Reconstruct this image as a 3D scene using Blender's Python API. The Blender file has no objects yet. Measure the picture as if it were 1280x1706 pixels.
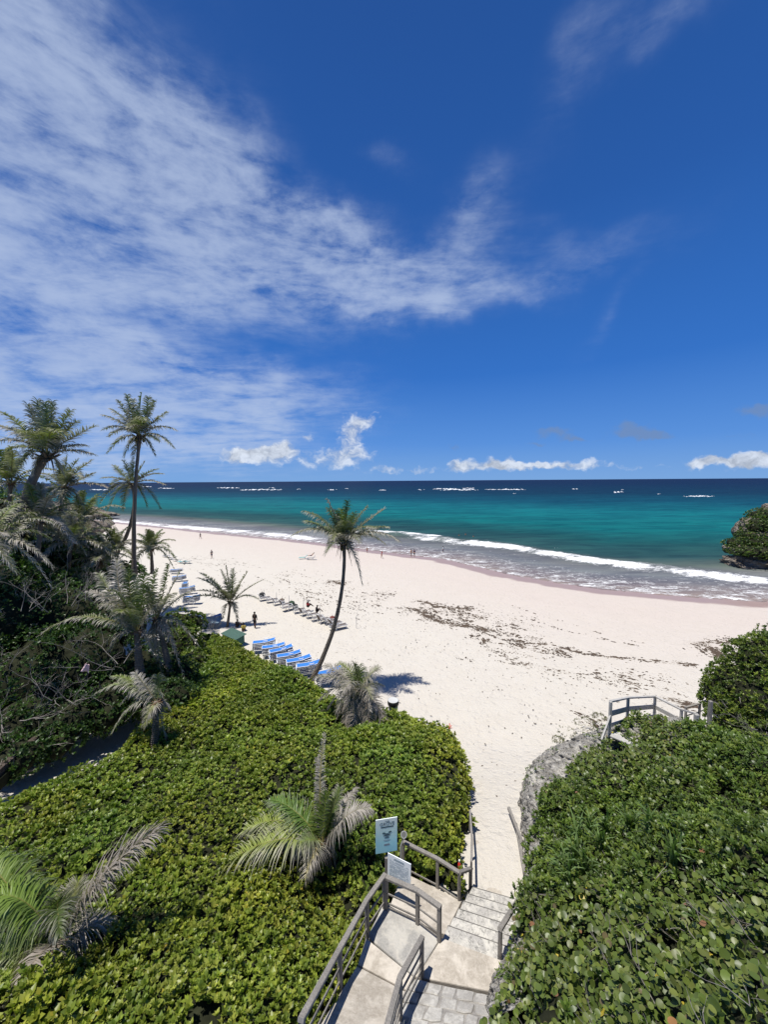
import bpy, math, random
import numpy as np
from mathutils import Vector, Matrix, Euler
R = math.radians
rng = np.random.default_rng(7)
random.seed(7)
S = bpy.context.scene
COL = S.collection

# ------------------------------------------------------------------ camera
F = 641.0; CX, CY = 640.0, 853.0; CAMZ = 15.0
PITCH = math.atan(52 / F); ROLL = -0.007
cam = bpy.data.cameras.new('camera'); camo = bpy.data.objects.new('camera', cam); COL.objects.link(camo)
cam.sensor_fit = 'HORIZONTAL'; cam.sensor_width = 36; cam.lens = F / 1280 * 36
cam.clip_start = 0.1; cam.clip_end = 120000
RM = Matrix.Rotation(math.pi / 2 - PITCH, 3, 'X') @ Matrix.Rotation(ROLL, 3, 'Z')
camo.matrix_world = Matrix.Translation((0, 0, CAMZ)) @ RM.to_4x4()
S.camera = camo

# ------------------------------------------------------------------ light
SUN_EL = 76.0                         # the sun stands very high, to the left and a little behind us
SHx, SHy = 0.84, 0.54                 # direction in which shadows fall
sl = bpy.data.lights.new('sun', 'SUN'); slo = bpy.data.objects.new('sun', sl); COL.objects.link(slo)
sl.energy = 4.8; sl.angle = R(0.53); sl.color = (1.0, 0.965, 0.90)
sd = Vector((SHx * math.cos(R(SUN_EL)), SHy * math.cos(R(SUN_EL)), -math.sin(R(SUN_EL)))).normalized()
slo.rotation_euler = sd.to_track_quat('-Z', 'Y').to_euler()
slo.location = (0, 0, 60)
S.view_settings.view_transform = 'Standard'; S.view_settings.look = 'None'
S.view_settings.exposure = 0.3; S.view_settings.gamma = 1.0; S.view_settings.use_curve_mapping = False

def ray(px, py):
    return RM @ Vector(((px - CX) / F, (CY - py) / F, -1.0))
def P(px, py, D):
    d = ray(px, py); t = D / d.y
    return Vector((d.x * t, D, CAMZ + d.z * t))
def G(px, py, z=0.0):
    d = ray(px, py); t = (z - CAMZ) / d.z
    return Vector((d.x * t, d.y * t, z))

# ------------------------------------------------------------------ node helpers
class NT:
    def __init__(s, nt): s.nt = nt; s.n = nt.nodes; s.l = nt.links
    def node(s, t, **kw):
        n = s.n.new(t)
        for k, v in kw.items(): setattr(n, k, v)
        return n
    def put(s, sock, v):
        if v is None: return
        if isinstance(v, bpy.types.NodeSocket): s.l.new(v, sock)
        else: sock.default_value = v
    def math(s, op, a, b=None, c=None, clamp=False):
        n = s.node('ShaderNodeMath', operation=op, use_clamp=clamp)
        for i, v in enumerate((a, b, c)): s.put(n.inputs[i], v)
        return n.outputs[0]
    def vmath(s, op, a, b=None):
        n = s.node('ShaderNodeVectorMath', operation=op)
        s.put(n.inputs[0], a)
        if b is not None: s.put(n.inputs[3] if op == 'SCALE' else n.inputs[1], b)
        return n.outputs['Value'] if op in ('LENGTH', 'DOT_PRODUCT', 'DISTANCE') else n.outputs[0]
    def noise(s, vec, scale, detail=4, rough=0.5, dist=0.0):
        n = s.node('ShaderNodeTexNoise'); s.put(n.inputs['Vector'], vec)
        s.put(n.inputs['Scale'], scale); n.inputs['Detail'].default_value = detail
        n.inputs['Roughness'].default_value = rough; n.inputs['Distortion'].default_value = dist
        return n.outputs[0]
    def ramp(s, fac, stops, interp='LINEAR'):
        n = s.node('ShaderNodeValToRGB'); n.color_ramp.interpolation = interp
        e = n.color_ramp.elements
        while len(e) > 1: e.remove(e[-1])
        for i, (p, c) in enumerate(stops):
            if not isinstance(c, (tuple, list)): c = (c, c, c)
            if len(c) == 3: c = (*c, 1)
            if i == 0: e[0].position = p; e[0].color = c
            else: k = e.new(p); k.color = c
        s.put(n.inputs[0], fac)
        return n.outputs[0]
    def mix(s, f, a, b, blend='MIX'):
        n = s.node('ShaderNodeMix', data_type='RGBA', blend_type=blend)
        def c(v): return (*v, 1) if isinstance(v, tuple) and len(v) == 3 else v
        s.put(n.inputs[0], f); s.put(n.inputs[6], c(a)); s.put(n.inputs[7], c(b))
        return n.outputs[2]
    def maprange(s, v, a, b, c=0.0, d=1.0, smooth=False):
        n = s.node('ShaderNodeMapRange', interpolation_type='SMOOTHSTEP' if smooth else 'LINEAR')
        s.put(n.inputs[0], v); s.put(n.inputs[1], a); s.put(n.inputs[2], b); s.put(n.inputs[3], c); s.put(n.inputs[4], d)
        return n.outputs[0]
    def bump(s, h, strength=0.5, dist=0.05, nrm=None):
        n = s.node('ShaderNodeBump'); s.put(n.inputs['Height'], h); n.inputs['Strength'].default_value = strength
        n.inputs['Distance'].default_value = dist
        if nrm is not None: s.put(n.inputs['Normal'], nrm)
        return n.outputs[0]
    def mapping(s, vec, loc=(0,0,0), rot=(0,0,0), scale=(1,1,1), t='POINT'):
        n = s.node('ShaderNodeMapping', vector_type=t); s.put(n.inputs[0], vec)
        n.inputs[1].default_value = loc; n.inputs[2].default_value = rot; n.inputs[3].default_value = scale
        return n.outputs[0]

def newmat(name):
    m = bpy.data.materials.new(name); m.use_nodes = True
    t = NT(m.node_tree); b = t.n['Principled BSDF']
    return m, t, b
def geo_pos(t): return t.node('ShaderNodeNewGeometry').outputs['Position']
def obj_pos(t): return t.node('ShaderNodeTexCoord').outputs['Object']
def attr(t, name, out='Fac'): return t.node('ShaderNodeAttribute', attribute_name=name).outputs[out]

# ------------------------------------------------------------------ world: sky and clouds
W = bpy.data.worlds.new('World'); S.world = W; W.use_nodes = True
w = NT(W.node_tree); bg = w.n['Background']
sky = w.node('ShaderNodeTexSky', sky_type='NISHITA'); sky.sun_disc = False
sky.sun_elevation = R(SUN_EL); sky.sun_rotation = math.atan2(-sd.x, -sd.y)
sky.altitude = 0; sky.air_density = 1.0; sky.dust_density = 0.35; sky.ozone_density = 2.0
bg.inputs['Strength'].default_value = 0.10
dirv = w.node('ShaderNodeTexCoord').outputs['Generated']
sep = w.node('ShaderNodeSeparateXYZ'); w.l.new(dirv, sep.inputs[0])
dx, dy, dz = sep.outputs
az = w.math('ARCTAN2', dx, dy)
el = w.math('ARCSINE', dz)
cmb = w.node('ShaderNodeCombineXYZ'); w.l.new(az, cmb.inputs[0]); w.l.new(el, cmb.inputs[1]); ae = cmb.outputs[0]
def azel(px, py):
    d = ray(px, py).normalized(); return math.atan2(d.x, d.y), math.asin(d.z)
# warped coordinates so the cloud edges are never smooth ellipses
den = w.math('ADD', w.math('MAXIMUM', dz, 0.0), 0.12)
pc = w.node('ShaderNodeCombineXYZ'); w.l.new(w.math('DIVIDE', dx, den), pc.inputs[0]); w.l.new(w.math('DIVIDE', dy, den), pc.inputs[1])
plane = pc.outputs[0]
nw = w.node('ShaderNodeTexNoise'); w.l.new(ae, nw.inputs['Vector']); nw.inputs['Scale'].default_value = 4.0; nw.inputs['Detail'].default_value = 5
warp = w.vmath('SCALE', w.vmath('SUBTRACT', nw.outputs['Color'], (0.5, 0.5, 0.5)), 0.22)
aew = w.vmath('ADD', ae, warp)
def blobs(lst, src):
    tot = None
    for (x, y, rx, ry, ang, wt) in lst:
        a, e = azel(x, y)
        a1, e1 = azel(x + math.cos(R(ang)) * 20, y - math.sin(R(ang)) * 20)
        m = w.mapping(src, (a, e, 0), (0, 0, math.atan2(e1 - e, a1 - a)), (rx / F, ry / F, 1), 'TEXTURE')
        L = w.vmath('LENGTH', m)
        v = w.math('MULTIPLY', w.math('EXPONENT', w.math('MULTIPLY', w.math('MULTIPLY', L, L), -1.0)), wt)
        tot = v if tot is None else w.math('ADD', tot, v)
    return tot
CIRRUS = [(300, 572, 180, 26, -12, -0.5), (560, 330, 60, 60, 0, -0.3), (20, 150, 210, 100, -35, 0.85), (60, 330, 220, 150, -25, 0.85), (270, 260, 170, 90, -45, 0.55), (330, 400, 200, 95, -20, 0.75),
          (450, 350, 120, 55, -45, 0.6), (520, 420, 110, 55, -25, 0.7), (600, 465, 110, 42, -15, 0.75), (700, 470, 110, 34, 5, 0.65), (815, 497, 90, 20, 2, 0.5),
          (770, 400, 80, 42, 35, 0.46), (800, 320, 65, 36, 40, 0.42), (60, 480, 200, 80, -10, 0.6), (100, 610, 260, 60, -8, 0.85),
          (330, 660, 190, 40, -5, 0.8), (60, 690, 260, 60, 0, 0.8), (330, 720, 200, 35, 3, 0.6), (200, 770, 300, 40, 0, 0.62), (970, 80, 60, 34, 60, 0.30),
          (1100, 45, 60, 22, 25, 0.40), (980, 385, 90, 26, 0, 0.34), (1030, 520, 70, 14, 45, 0.28), (640, 262, 50, 20, 0, 0.36), (920, 450, 110, 24, 10, 0.42)]
cm = blobs(CIRRUS, aew)
pl = w.mapping(plane, rot=(0, 0, R(35)), scale=(1.0, 2.1, 1))
n1 = w.noise(pl, 1.6, 8, 0.62, 0.6)
n2 = w.noise(w.mapping(ae, rot=(0, 0, R(28)), scale=(2.0, 7.5, 1)), 2.2, 8, 0.65, 0.4)
n3 = w.noise(w.mapping(ae, scale=(1, 2.0, 1)), 17.0, 5, 0.6, 0.2)
tex = w.math('ADD', w.math('ADD', w.math('MULTIPLY', n1, 0.45), w.math('MULTIPLY', n2, 0.50)), w.math('MULTIPLY', n3, 0.30))
texn = w.maprange(tex, 0.45, 0.80, 0.0, 1.85)
cir = w.math('MULTIPLY', w.math('MINIMUM', w.math('MAXIMUM', cm, 0.0), 1.15), w.math('ADD', texn, 0.12))
cir = w.math('MULTIPLY', w.math('SUBTRACT', 1.0, w.math('EXPONENT', w.math('MULTIPLY', w.math('MULTIPLY', cir, cir), -0.75))), 0.74)
# cumulus low over the horizon
CUM = [(440, 757, 60, 16, 0, 1.0), (395, 758, 30, 9, 0, 0.6), (470, 742, 18, 13, 0, 0.7), (510, 727, 14, 9, 0, 0.75), (585, 725, 30, 22, 0, 0.8), (605, 700, 34, 14, 5, 0.7), (580, 755, 60, 15, 0, 0.7),
       (560, 775, 90, 14, 0, 0.55), (765, 775, 24, 13, 0, 0.95), (825, 772, 34, 11, 0, 0.95), (870, 777, 60, 8, 0, 0.7), (960, 777, 60, 8, 0, 0.72), (700, 784, 40, 6, 0, 0.6),
       (1165, 772, 20, 7, 0, 0.8), (1235, 767, 36, 9, 0, 0.95), (1275, 765, 30, 10, 0, 0.9), (1080, 780, 40, 6, 0, 0.45), (640, 784, 30, 7, 0, 0.45), (490, 712, 9, 9, 0, 0.5)]
nwc = w.node('ShaderNodeTexNoise'); w.l.new(ae, nwc.inputs['Vector']); nwc.inputs['Scale'].default_value = 30.0; nwc.inputs['Detail'].default_value = 5
aec = w.vmath('ADD', ae, w.vmath('SCALE', w.vmath('SUBTRACT', nwc.outputs['Color'], (0.5, 0.5, 0.5)), 0.045))
cc = blobs(CUM, aec)
nc = w.noise(w.mapping(aec, scale=(1, 1.5, 1)), 26.0, 6, 0.6)
cum = w.maprange(w.math('ADD', cc, w.math('MULTIPLY', w.math('SUBTRACT', nc, 0.5), 1.5)), 0.42, 1.05, 0.0, 0.80, True)
cumshade = w.maprange(nc, 0.38, 0.62, 0.62, 1.08)
DARK = [(918, 719, 26, 9, 0, 0.9), (962, 734, 26, 7, 0, 0.8), (890, 738, 16, 5, 0, 0.7), (1048, 718, 28, 12, 10, 0.9), (1100, 725, 30, 6, 0, 0.8), (760, 744, 20, 6, 0, 0.6), (1270, 682, 26, 12, 0, 0.85),
        (1000, 655, 30, 9, 0, 0.25), (1225, 728, 26, 3, 0, 0.5)]
dk = blobs(DARK, aec)
dkf = w.maprange(w.math('ADD', dk, w.math('MULTIPLY', w.math('SUBTRACT', nc, 0.5), 1.1)), 0.35, 0.95, 0.0, 0.75, True)
# deeper blue as the phone photographed it
hs = w.node('ShaderNodeHueSaturation'); w.l.new(sky.outputs[0], hs.inputs['Color'])
hs.inputs['Hue'].default_value = 0.507; hs.inputs['Saturation'].default_value = 1.35; hs.inputs['Value'].default_value = 0.92
grad = w.ramp(w.maprange(el, 0.0, 0.9), [(0.0, (1.45/8, 3.1/8, 6.1/8)), (0.10, (0.72/8, 2.2/8, 5.8/8)), (0.28, (0.26/8, 1.32/8, 4.6/8)), (0.62, (0.17/8, 0.84/8, 3.2/8)), (1.0, (0.13/8, 0.60/8, 2.4/8))])
skyc = w.mix(w.maprange(el, 0.0, 0.9, 0.96, 0.80), hs.outputs[0], w.vmath('SCALE', grad, 8.0))
c1 = w.mix(cir, skyc, (4.2, 5.0, 6.6, 1))
c2 = w.mix(dkf, c1, (1.4, 2.2, 3.9, 1))
cw = w.node('ShaderNodeVectorMath', operation='SCALE'); cw.inputs[0].default_value = (6.2, 6.6, 7.2); w.l.new(cumshade, cw.inputs[3])
c3 = w.mix(cum, c2, cw.outputs[0])
w.l.new(c3, bg.inputs['Color'])
W.cycles.sampling_method = 'MANUAL'; W.cycles.sample_map_resolution = 512

# ------------------------------------------------------------------ numpy noise
def _h(ix, iy, s):
    n = (ix * 374761393 + iy * 668265263 + s * 1442695041) & 0x7fffffff
    n = ((n ^ (n >> 13)) * 1274126177) & 0x7fffffff
    return ((n ^ (n >> 16)) & 0xffff) / 65535.0
def vnoise(x, y, s=0):
    x = np.asarray(x, float); y = np.asarray(y, float)
    ix = np.floor(x).astype(np.int64); iy = np.floor(y).astype(np.int64)
    fx = x - ix; fy = y - iy; fx = fx * fx * (3 - 2 * fx); fy = fy * fy * (3 - 2 * fy)
    a = _h(ix, iy, s); b = _h(ix + 1, iy, s); c = _h(ix, iy + 1, s); d = _h(ix + 1, iy + 1, s)
    return (a * (1 - fx) + b * fx) * (1 - fy) + (c * (1 - fx) + d * fx) * fy
def fbm(x, y, o=4, s=0):
    t = 0; a = 0.5; n = 0
    for i in range(o):
        t = t + a * vnoise(x * 2 ** i + 17.3 * i, y * 2 ** i - 9.1 * i, s + i); n += a; a *= 0.5
    return t / n - 0.5
def sstep(a, b, x):
    t = np.clip((x - a) / (b - a), 0, 1); return t * t * (3 - 2 * t)
def pl_dist(x, y, pts, closed=False):
    """distance to a polyline and position along it (0..1)"""
    best = np.full(np.shape(x), 1e9); at = np.zeros(np.shape(x)); m = len(pts) if closed else len(pts) - 1
    for i in range(m):
        ax, ay = pts[i][:2]; bx, by = pts[(i + 1) % len(pts)][:2]
        ux, uy = bx - ax, by - ay; L = ux * ux + uy * uy + 1e-9
        t = np.clip(((x - ax) * ux + (y - ay) * uy) / L, 0, 1)
        d = np.hypot(x - ax - ux * t, y - ay - uy * t)
        k = d < best; best = np.where(k, d, best); at = np.where(k, (i + t) / m, at)
    return best, at
def inside(x, y, poly):
    r = np.zeros(np.shape(x), bool); n = len(poly)
    for i in range(n):
        ax, ay = poly[i][:2]; bx, by = poly[(i + 1) % n][:2]
        c = ((ay > y) != (by > y)) & (x < (bx - ax) * (y - ay) / (by - ay + 1e-12) + ax)
        r ^= c
    return r
def idw(x, y, ctrl, p=3.0):
    num = 0; den = 0
    for c in ctrl:
        ww = 1.0 / (((x - c[0]) ** 2 + (y - c[1]) ** 2) ** (p / 2) + 1e-3)
        num = num + ww * c[2]; den = den + ww
    return num / den

# ------------------------------------------------------------------ object helpers
def mesh_from(name, V, Fs, mat=None, smooth=False, cols=None, attrs=None):
    me = bpy.data.meshes.new(name)
    V = np.asarray(V, np.float32)
    if isinstance(Fs, np.ndarray):
        k = Fs.shape[1]; nf = len(Fs)
        me.vertices.add(len(V)); me.vertices.foreach_set('co', V.ravel())
        me.loops.add(nf * k); me.loops.foreach_set('vertex_index', Fs.astype(np.int32).ravel())
        me.polygons.add(nf); me.polygons.foreach_set('loop_start', np.arange(nf, dtype=np.int32) * k)
        me.update(calc_edges=True)
    else:
        me.from_pydata([tuple(map(float, v)) for v in V], [], Fs)
    if smooth: me.polygons.foreach_set('use_smooth', np.ones(len(me.polygons), bool))
    if cols is not None:
        a = me.color_attributes.new('Col', 'FLOAT_COLOR', 'POINT')
        c = np.ones((len(V), 4), np.float32); c[:, :3] = cols; a.data.foreach_set('color', c.ravel())
    for k2, v in (attrs or {}).items():
        a = me.attributes.new(k2, 'FLOAT', 'POINT'); a.data.foreach_set('value', np.asarray(v, np.float32).ravel())
    if mat: me.materials.append(mat)
    me.update()
    return me
def link(name, me, parent=None, label=None, cat=None, group=None, kind=None, loc=None):
    o = bpy.data.objects.new(name, me); COL.objects.link(o)
    if parent: o.parent = parent
    if loc is not None: o.location = loc
    if label: o['label'] = label
    if cat: o['category'] = cat
    if group: o['group'] = group
    if kind: o['kind'] = kind
    return o
def thing(name, label, cat, loc=(0, 0, 0), rz=0.0, group=None):
    o = link(name, None, None, label, cat, group, None, loc); o.rotation_euler.z = rz; return o
def copy_tree(o, parent=None):
    c = o.copy(); COL.objects.link(c)
    if parent: c.parent = parent
    for ch in list(o.children): copy_tree(ch, c)
    return c
class MB:
    """collects simple shapes into one mesh"""
    def __init__(s): s.V = []; s.F = []
    def add(s, V, Fs):
        o = len(s.V); s.V += [tuple(v) for v in V]; s.F += [tuple(i + o for i in f) for f in Fs]; return s
    def box(s, c, d, rz=0.0, jit=0.0):
        x, y, z = d[0] / 2, d[1] / 2, d[2] / 2; ca, sa = math.cos(rz), math.sin(rz); V = []
        for dz_ in (-z, z):
            for a, b in ((-x, -y), (x, -y), (x, y), (-x, y)):
                a += random.uniform(-jit, jit); b += random.uniform(-jit, jit)
                V.append((c[0] + a * ca - b * sa, c[1] + a * sa + b * ca, c[2] + dz_ + random.uniform(-jit, jit) * .5))
        return s.add(V, [(3, 2, 1, 0), (4, 5, 6, 7), (0, 1, 5, 4), (1, 2, 6, 5), (2, 3, 7, 6), (3, 0, 4, 7)])
    def beam(s, a, b, w_, h_, up=(0, 0, 1), bev=0.0):
        a = Vector(a); b = Vector(b); t = (b - a).normalized(); up = Vector(up)
        sd_ = t.cross(up)
        if sd_.length < 1e-4: sd_ = Vector((1, 0, 0))
        sd_.normalize(); u = sd_.cross(t).normalized(); k = bev or min(w_, h_) * .12
        prof = [(-w_/2 + k, -h_/2), (w_/2 - k, -h_/2), (w_/2, -h_/2 + k), (w_/2, h_/2 - k), (w_/2 - k, h_/2), (-w_/2 + k, h_/2), (-w_/2, h_/2 - k), (-w_/2, -h_/2 + k)]
        V = [p + sd_ * x + u * y for p in (a, b) for x, y in prof]
        Fs = [(i, (i + 1) % 8, 8 + (i + 1) % 8, 8 + i) for i in range(8)] + [tuple(range(7, -1, -1)), tuple(range(8, 16))]
        return s.add(V, Fs)
    def tube(s, pts, rad, n=6, cap=True):
        pts = [Vector(p) for p in pts]; m = len(pts)
        if not hasattr(rad, '__len__'): rad = [rad] * m
        V = []; ref = Vector((0.3, 0.2, 1)).normalized()
        for i, p in enumerate(pts):
            t = (pts[min(i + 1, m - 1)] - pts[max(i - 1, 0)])
            t = t.normalized() if t.length > 1e-9 else Vector((0, 0, 1))
            a = t.cross(ref)
            if a.length < 0.05: a = t.cross(Vector((1, 0, 0)))
            a.normalize(); b = t.cross(a)
            for k in range(n):
                q = 2 * math.pi * k / n; V.append(p + (a * math.cos(q) + b * math.sin(q)) * rad[i])
        Fs = [(i * n + k, i * n + (k + 1) % n, (i + 1) * n + (k + 1) % n, (i + 1) * n + k) for i in range(m - 1) for k in range(n)]
        if cap: Fs += [tuple(range(n - 1, -1, -1)), tuple(range((m - 1) * n, m * n))]
        return s.add(V, Fs)
    def lathe(s, c, prof, n=14):
        V = [(c[0] + r * math.cos(2*math.pi*k/n), c[1] + r * math.sin(2*math.pi*k/n), c[2] + z) for r, z in prof for k in range(n)]
        Fs = [(i*n + k, i*n + (k+1) % n, (i+1)*n + (k+1) % n, (i+1)*n + k) for i in range(len(prof)-1) for k in range(n)]
        Fs += [tuple(range(n-1, -1, -1)), tuple(range((len(prof)-1)*n, len(prof)*n))]
        return s.add(V, Fs)
    def mesh(s, name, mat, smooth=False): return mesh_from(name, np.array(s.V), s.F, mat, smooth)
    def build(s, name, mat, parent=None, smooth=False, **k): return link(name, s.mesh(name, mat, smooth), parent, **k)

# ------------------------------------------------------------------ materials
def simple(name, col, rough=0.6, spec=0.4, var=0.15, scale=8.0, bump=0.0, metal=0.0, bscale=None):
    m, t, b = newmat(name); p = obj_pos(t)
    n = t.noise(p, scale, 5, 0.6)
    f = t.maprange(n, 0.3, 0.7, 1 - var, 1 + var)
    sc = t.node('ShaderNodeVectorMath', operation='SCALE'); sc.inputs[0].default_value = col[:3]; t.l.new(f, sc.inputs[3])
    t.l.new(sc.outputs[0], b.inputs['Base Color'])
    b.inputs['Roughness'].default_value = rough; b.inputs['Specular IOR Level'].default_value = spec; b.inputs['Metallic'].default_value = metal
    if bump: t.l.new(t.bump(t.noise(p, bscale or scale * 4, 4), bump, 0.02), b.inputs['Normal'])
    return m

def leaf_mat(name, trans=0.22, rough=0.42, spec=0.5):
    m, t, b = newmat(name)
    c = attr(t, 'Col', 'Color')
    t.l.new(c, b.inputs['Base Color']); b.inputs['Roughness'].default_value = rough; b.inputs['Specular IOR Level'].default_value = spec
    tr = t.node('ShaderNodeBsdfTranslucent'); cc = t.mix(1.0, c, (1.0, 1.25, 0.45), 'MULTIPLY'); t.l.new(cc, tr.inputs[0])
    mx = t.node('ShaderNodeMixShader'); mx.inputs[0].default_value = trans
    t.l.new(b.outputs[0], mx.inputs[1]); t.l.new(tr.outputs[0], mx.inputs[2]); t.l.new(mx.outputs[0], t.n['Material Output'].inputs[0])
    return m
M = {}
M['leaf'] = leaf_mat('leaf_gloss', 0.28, 0.42, 0.4)
M['frond'] = leaf_mat('palm_leaflet', 0.22, 0.5, 0.35)
M['earth_shade'] = simple('earth_with_shade', (0.022, 0.024, 0.013), 0.95, 0.1, 0.5, 3.0, 0.6)  # near-black: the shade beneath foliage is put into this earth and litter colour
M['twig'] = simple('grey_twig', (0.24, 0.215, 0.19), 0.85, 0.15, 0.3, 6.0)
M['trunk'] = None
def wood_mat(name, c1, c2):
    m, t, b = newmat(name); p = obj_pos(t)
    n = t.noise(t.mapping(p, scale=(30, 30, 5)), 1.0, 6, 0.65, 0.5); n2 = t.noise(p, 2.2, 3)
    c = t.mix(t.maprange(n, 0.3, 0.72), c1, c2); c = t.mix(t.maprange(n2, 0.4, 0.8, 0, 0.45), c, tuple(v * 0.55 for v in c1))
    t.l.new(c, b.inputs['Base Color']); b.inputs['Roughness'].default_value = 0.85; b.inputs['Specular IOR Level'].default_value = 0.2
    t.l.new(t.bump(n, 0.5, 0.01), b.inputs['Normal']); return m
M['wood'] = wood_mat('weathered_grey_wood', (0.15, 0.138, 0.122), (0.33, 0.305, 0.27))
M['wood_pale'] = wood_mat('sunbleached_wood', (0.33, 0.315, 0.29), (0.56, 0.54, 0.50))
def trunk_mat():
    m, t, b = newmat('palm_trunk_bark'); p = geo_pos(t)
    wv = t.node('ShaderNodeTexWave', wave_type='BANDS', bands_direction='Z'); t.l.new(p, wv.inputs[0])
    wv.inputs['Scale'].default_value = 3.2; wv.inputs['Distortion'].default_value = 2.5; wv.inputs['Detail'].default_value = 3
    n = t.noise(p, 5, 5, 0.6)
    c = t.mix(n, (0.10, 0.082, 0.065), (0.24, 0.205, 0.17)); c = t.mix(t.maprange(wv.outputs[0], 0.0, 0.4, 0.7, 0), c, (0.03, 0.025, 0.02))
    t.l.new(c, b.inputs['Base Color']); b.inputs['Roughness'].default_value = 0.9; b.inputs['Specular IOR Level'].default_value = 0.15
    t.l.new(t.bump(wv.outputs[0], 0.6, 0.03), b.inputs['Normal']); return m
M['trunk'] = trunk_mat()
def rock_mat(name, dark, mid, light, sc=1.0):
    m, t, b = newmat(name); p = geo_pos(t)
    n = t.noise(p, 2.2 * sc, 9, 0.68, 0.4); n2 = t.noise(p, 9 * sc, 6, 0.7)
    v = t.node('ShaderNodeTexVoronoi', feature='F1'); t.l.new(p, v.inputs['Vector']); v.inputs['Scale'].default_value = 11 * sc
    c = t.ramp(n, [(0.30, dark), (0.47, mid), (0.66, light)])
    c = t.mix(t.maprange(v.outputs[0], 0.0, 0.35, 0.75, 0.0), c, tuple(x * 0.35 for x in dark))
    c = t.mix(t.maprange(n2, 0.5, 0.72, 0, 0.7), c, light)
    t.l.new(c, b.inputs['Base Color']); b.inputs['Roughness'].default_value = 0.92; b.inputs['Specular IOR Level'].default_value = 0.15
    h = t.math('ADD', t.math('MULTIPLY', v.outputs[0], 0.8), n2)
    t.l.new(t.bump(h, 1.0, 0.10 / sc), b.inputs['Normal']); return m
M['rock'] = rock_mat('weathered_limestone', (0.07, 0.065, 0.06), (0.26, 0.245, 0.22), (0.56, 0.53, 0.47))
M['rock_sea'] = rock_mat('sea_cliff_rock', (0.05, 0.042, 0.035), (0.17, 0.14, 0.11), (0.34, 0.30, 0.25), 0.35)
def concrete_mat(name, base, stain, grit, sc=1.0, gritamt=0.5):
    m, t, b = newmat(name); p = geo_pos(t)
    n = t.noise(p, 1.6 * sc, 6, 0.62, 0.5); n2 = t.noise(p, 22 * sc, 5, 0.7); n3 = t.noise(p, 5 * sc, 7, 0.7, 0.8)
    c = t.mix(t.maprange(n, 0.42, 0.58), base, tuple(v * .82 for v in stain)); c = t.mix(t.maprange(t.noise(p, 0.7 * sc, 7, 0.75, 1.2), 0.5, 0.6, 0, .6), c, tuple(v * .72 for v in stain))
    c = t.mix(t.maprange(n3, 0.50, 0.66, 0, gritamt), c, grit)
    c = t.mix(t.maprange(n2, 0.35, 0.75, 0, 0.35), c, tuple(v * 1.35 for v in base))
    t.l.new(c, b.inputs['Base Color']); b.inputs['Roughness'].default_value = 0.93; b.inputs['Specular IOR Level'].default_value = 0.15
    t.l.new(t.bump(t.math('ADD', n2, n3), 0.35, 0.012), b.inputs['Normal']); return m
M['conc_tan'] = concrete_mat('sand_stained_concrete', (0.48, 0.435, 0.37), (0.38, 0.335, 0.275), (0.55, 0.50, 0.43))
M['conc_grey'] = concrete_mat('grey_concrete', (0.40, 0.38, 0.34), (0.30, 0.29, 0.27), (0.50, 0.46, 0.39))
M['conc_step'] = concrete_mat('lichen_spotted_concrete', (0.50, 0.475, 0.42), (0.40, 0.38, 0.35), (0.10, 0.097, 0.09), 2.0, 1.0)
M['flag'] = concrete_mat('pale_flagstone', (0.46, 0.44, 0.40), (0.36, 0.34, 0.31), (0.22, 0.21, 0.19), 1.8, 0.7)
# ------------------------------------------------------------------ shore, sand, sea
SEA = -1.5
WL_PX = [(60, 860), (170, 868), (240, 875), (300, 881), (380, 890), (480, 899), (560, 909), (640, 920), (740, 932), (850, 958), (930, 972), (1000, 982), (1120, 993), (1280, 1004)]
WL = [tuple(G(x, y, SEA))[:2] for x, y in WL_PX]
WL = [(-420, 260)] + WL + [(80, 48), (130, 42)]
wlx = np.array([p[0] for p in WL]); wly = np.array([p[1] for p in WL])
def offshore(x, y):
    d, _ = pl_dist(x, y, WL)
    return np.where(y > np.interp(x, wlx, wly), d, -d)
def ground_z(x, y, s=None):
    x = np.asarray(x, float); y = np.asarray(y, float)
    if s is None: s = offshore(x, y)
    z = np.where(s < 0, SEA + 1.5 * (1 - np.exp(s / 16.0)) * 1.05, SEA - 0.045 * s)
    near = sstep(21.5, 12.0, y)
    z = z + near * 1.9 * sstep(-6, 0, x) + sstep(23, 9, y) * 2.3 * sstep(0, -6, x)
    return z
def polar(a0, a1, na, r0, r1, nr, z0=0):
    a = np.linspace(R(a0), R(a1), na); r = np.geomspace(r0, r1, nr)
    A, RR = np.meshgrid(a, r); X = RR * np.sin(A); Y = RR * np.cos(A)
    i = np.arange(nr * na).reshape(nr, na)
    Fq = np.stack([i[:-1, :-1], i[:-1, 1:], i[1:, 1:], i[1:, :-1]], -1).reshape(-1, 4)
    return X.ravel(), Y.ravel(), Fq
X, Y, Fq = polar(-72, 72, 380, 5, 420, 400)
s = offshore(X, Y); Z = ground_z(X, Y, s)
fade = np.clip(1 - np.hypot(X, Y) / 90, 0.0, 1)
dry = sstep(0, -7, s)
Z = Z + dry * (fbm(X / 3.0, Y / 3.0, 4, 3) * 0.16 + fbm(X / 0.45, Y / 0.45, 3, 9) * 0.10 * fade)
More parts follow.
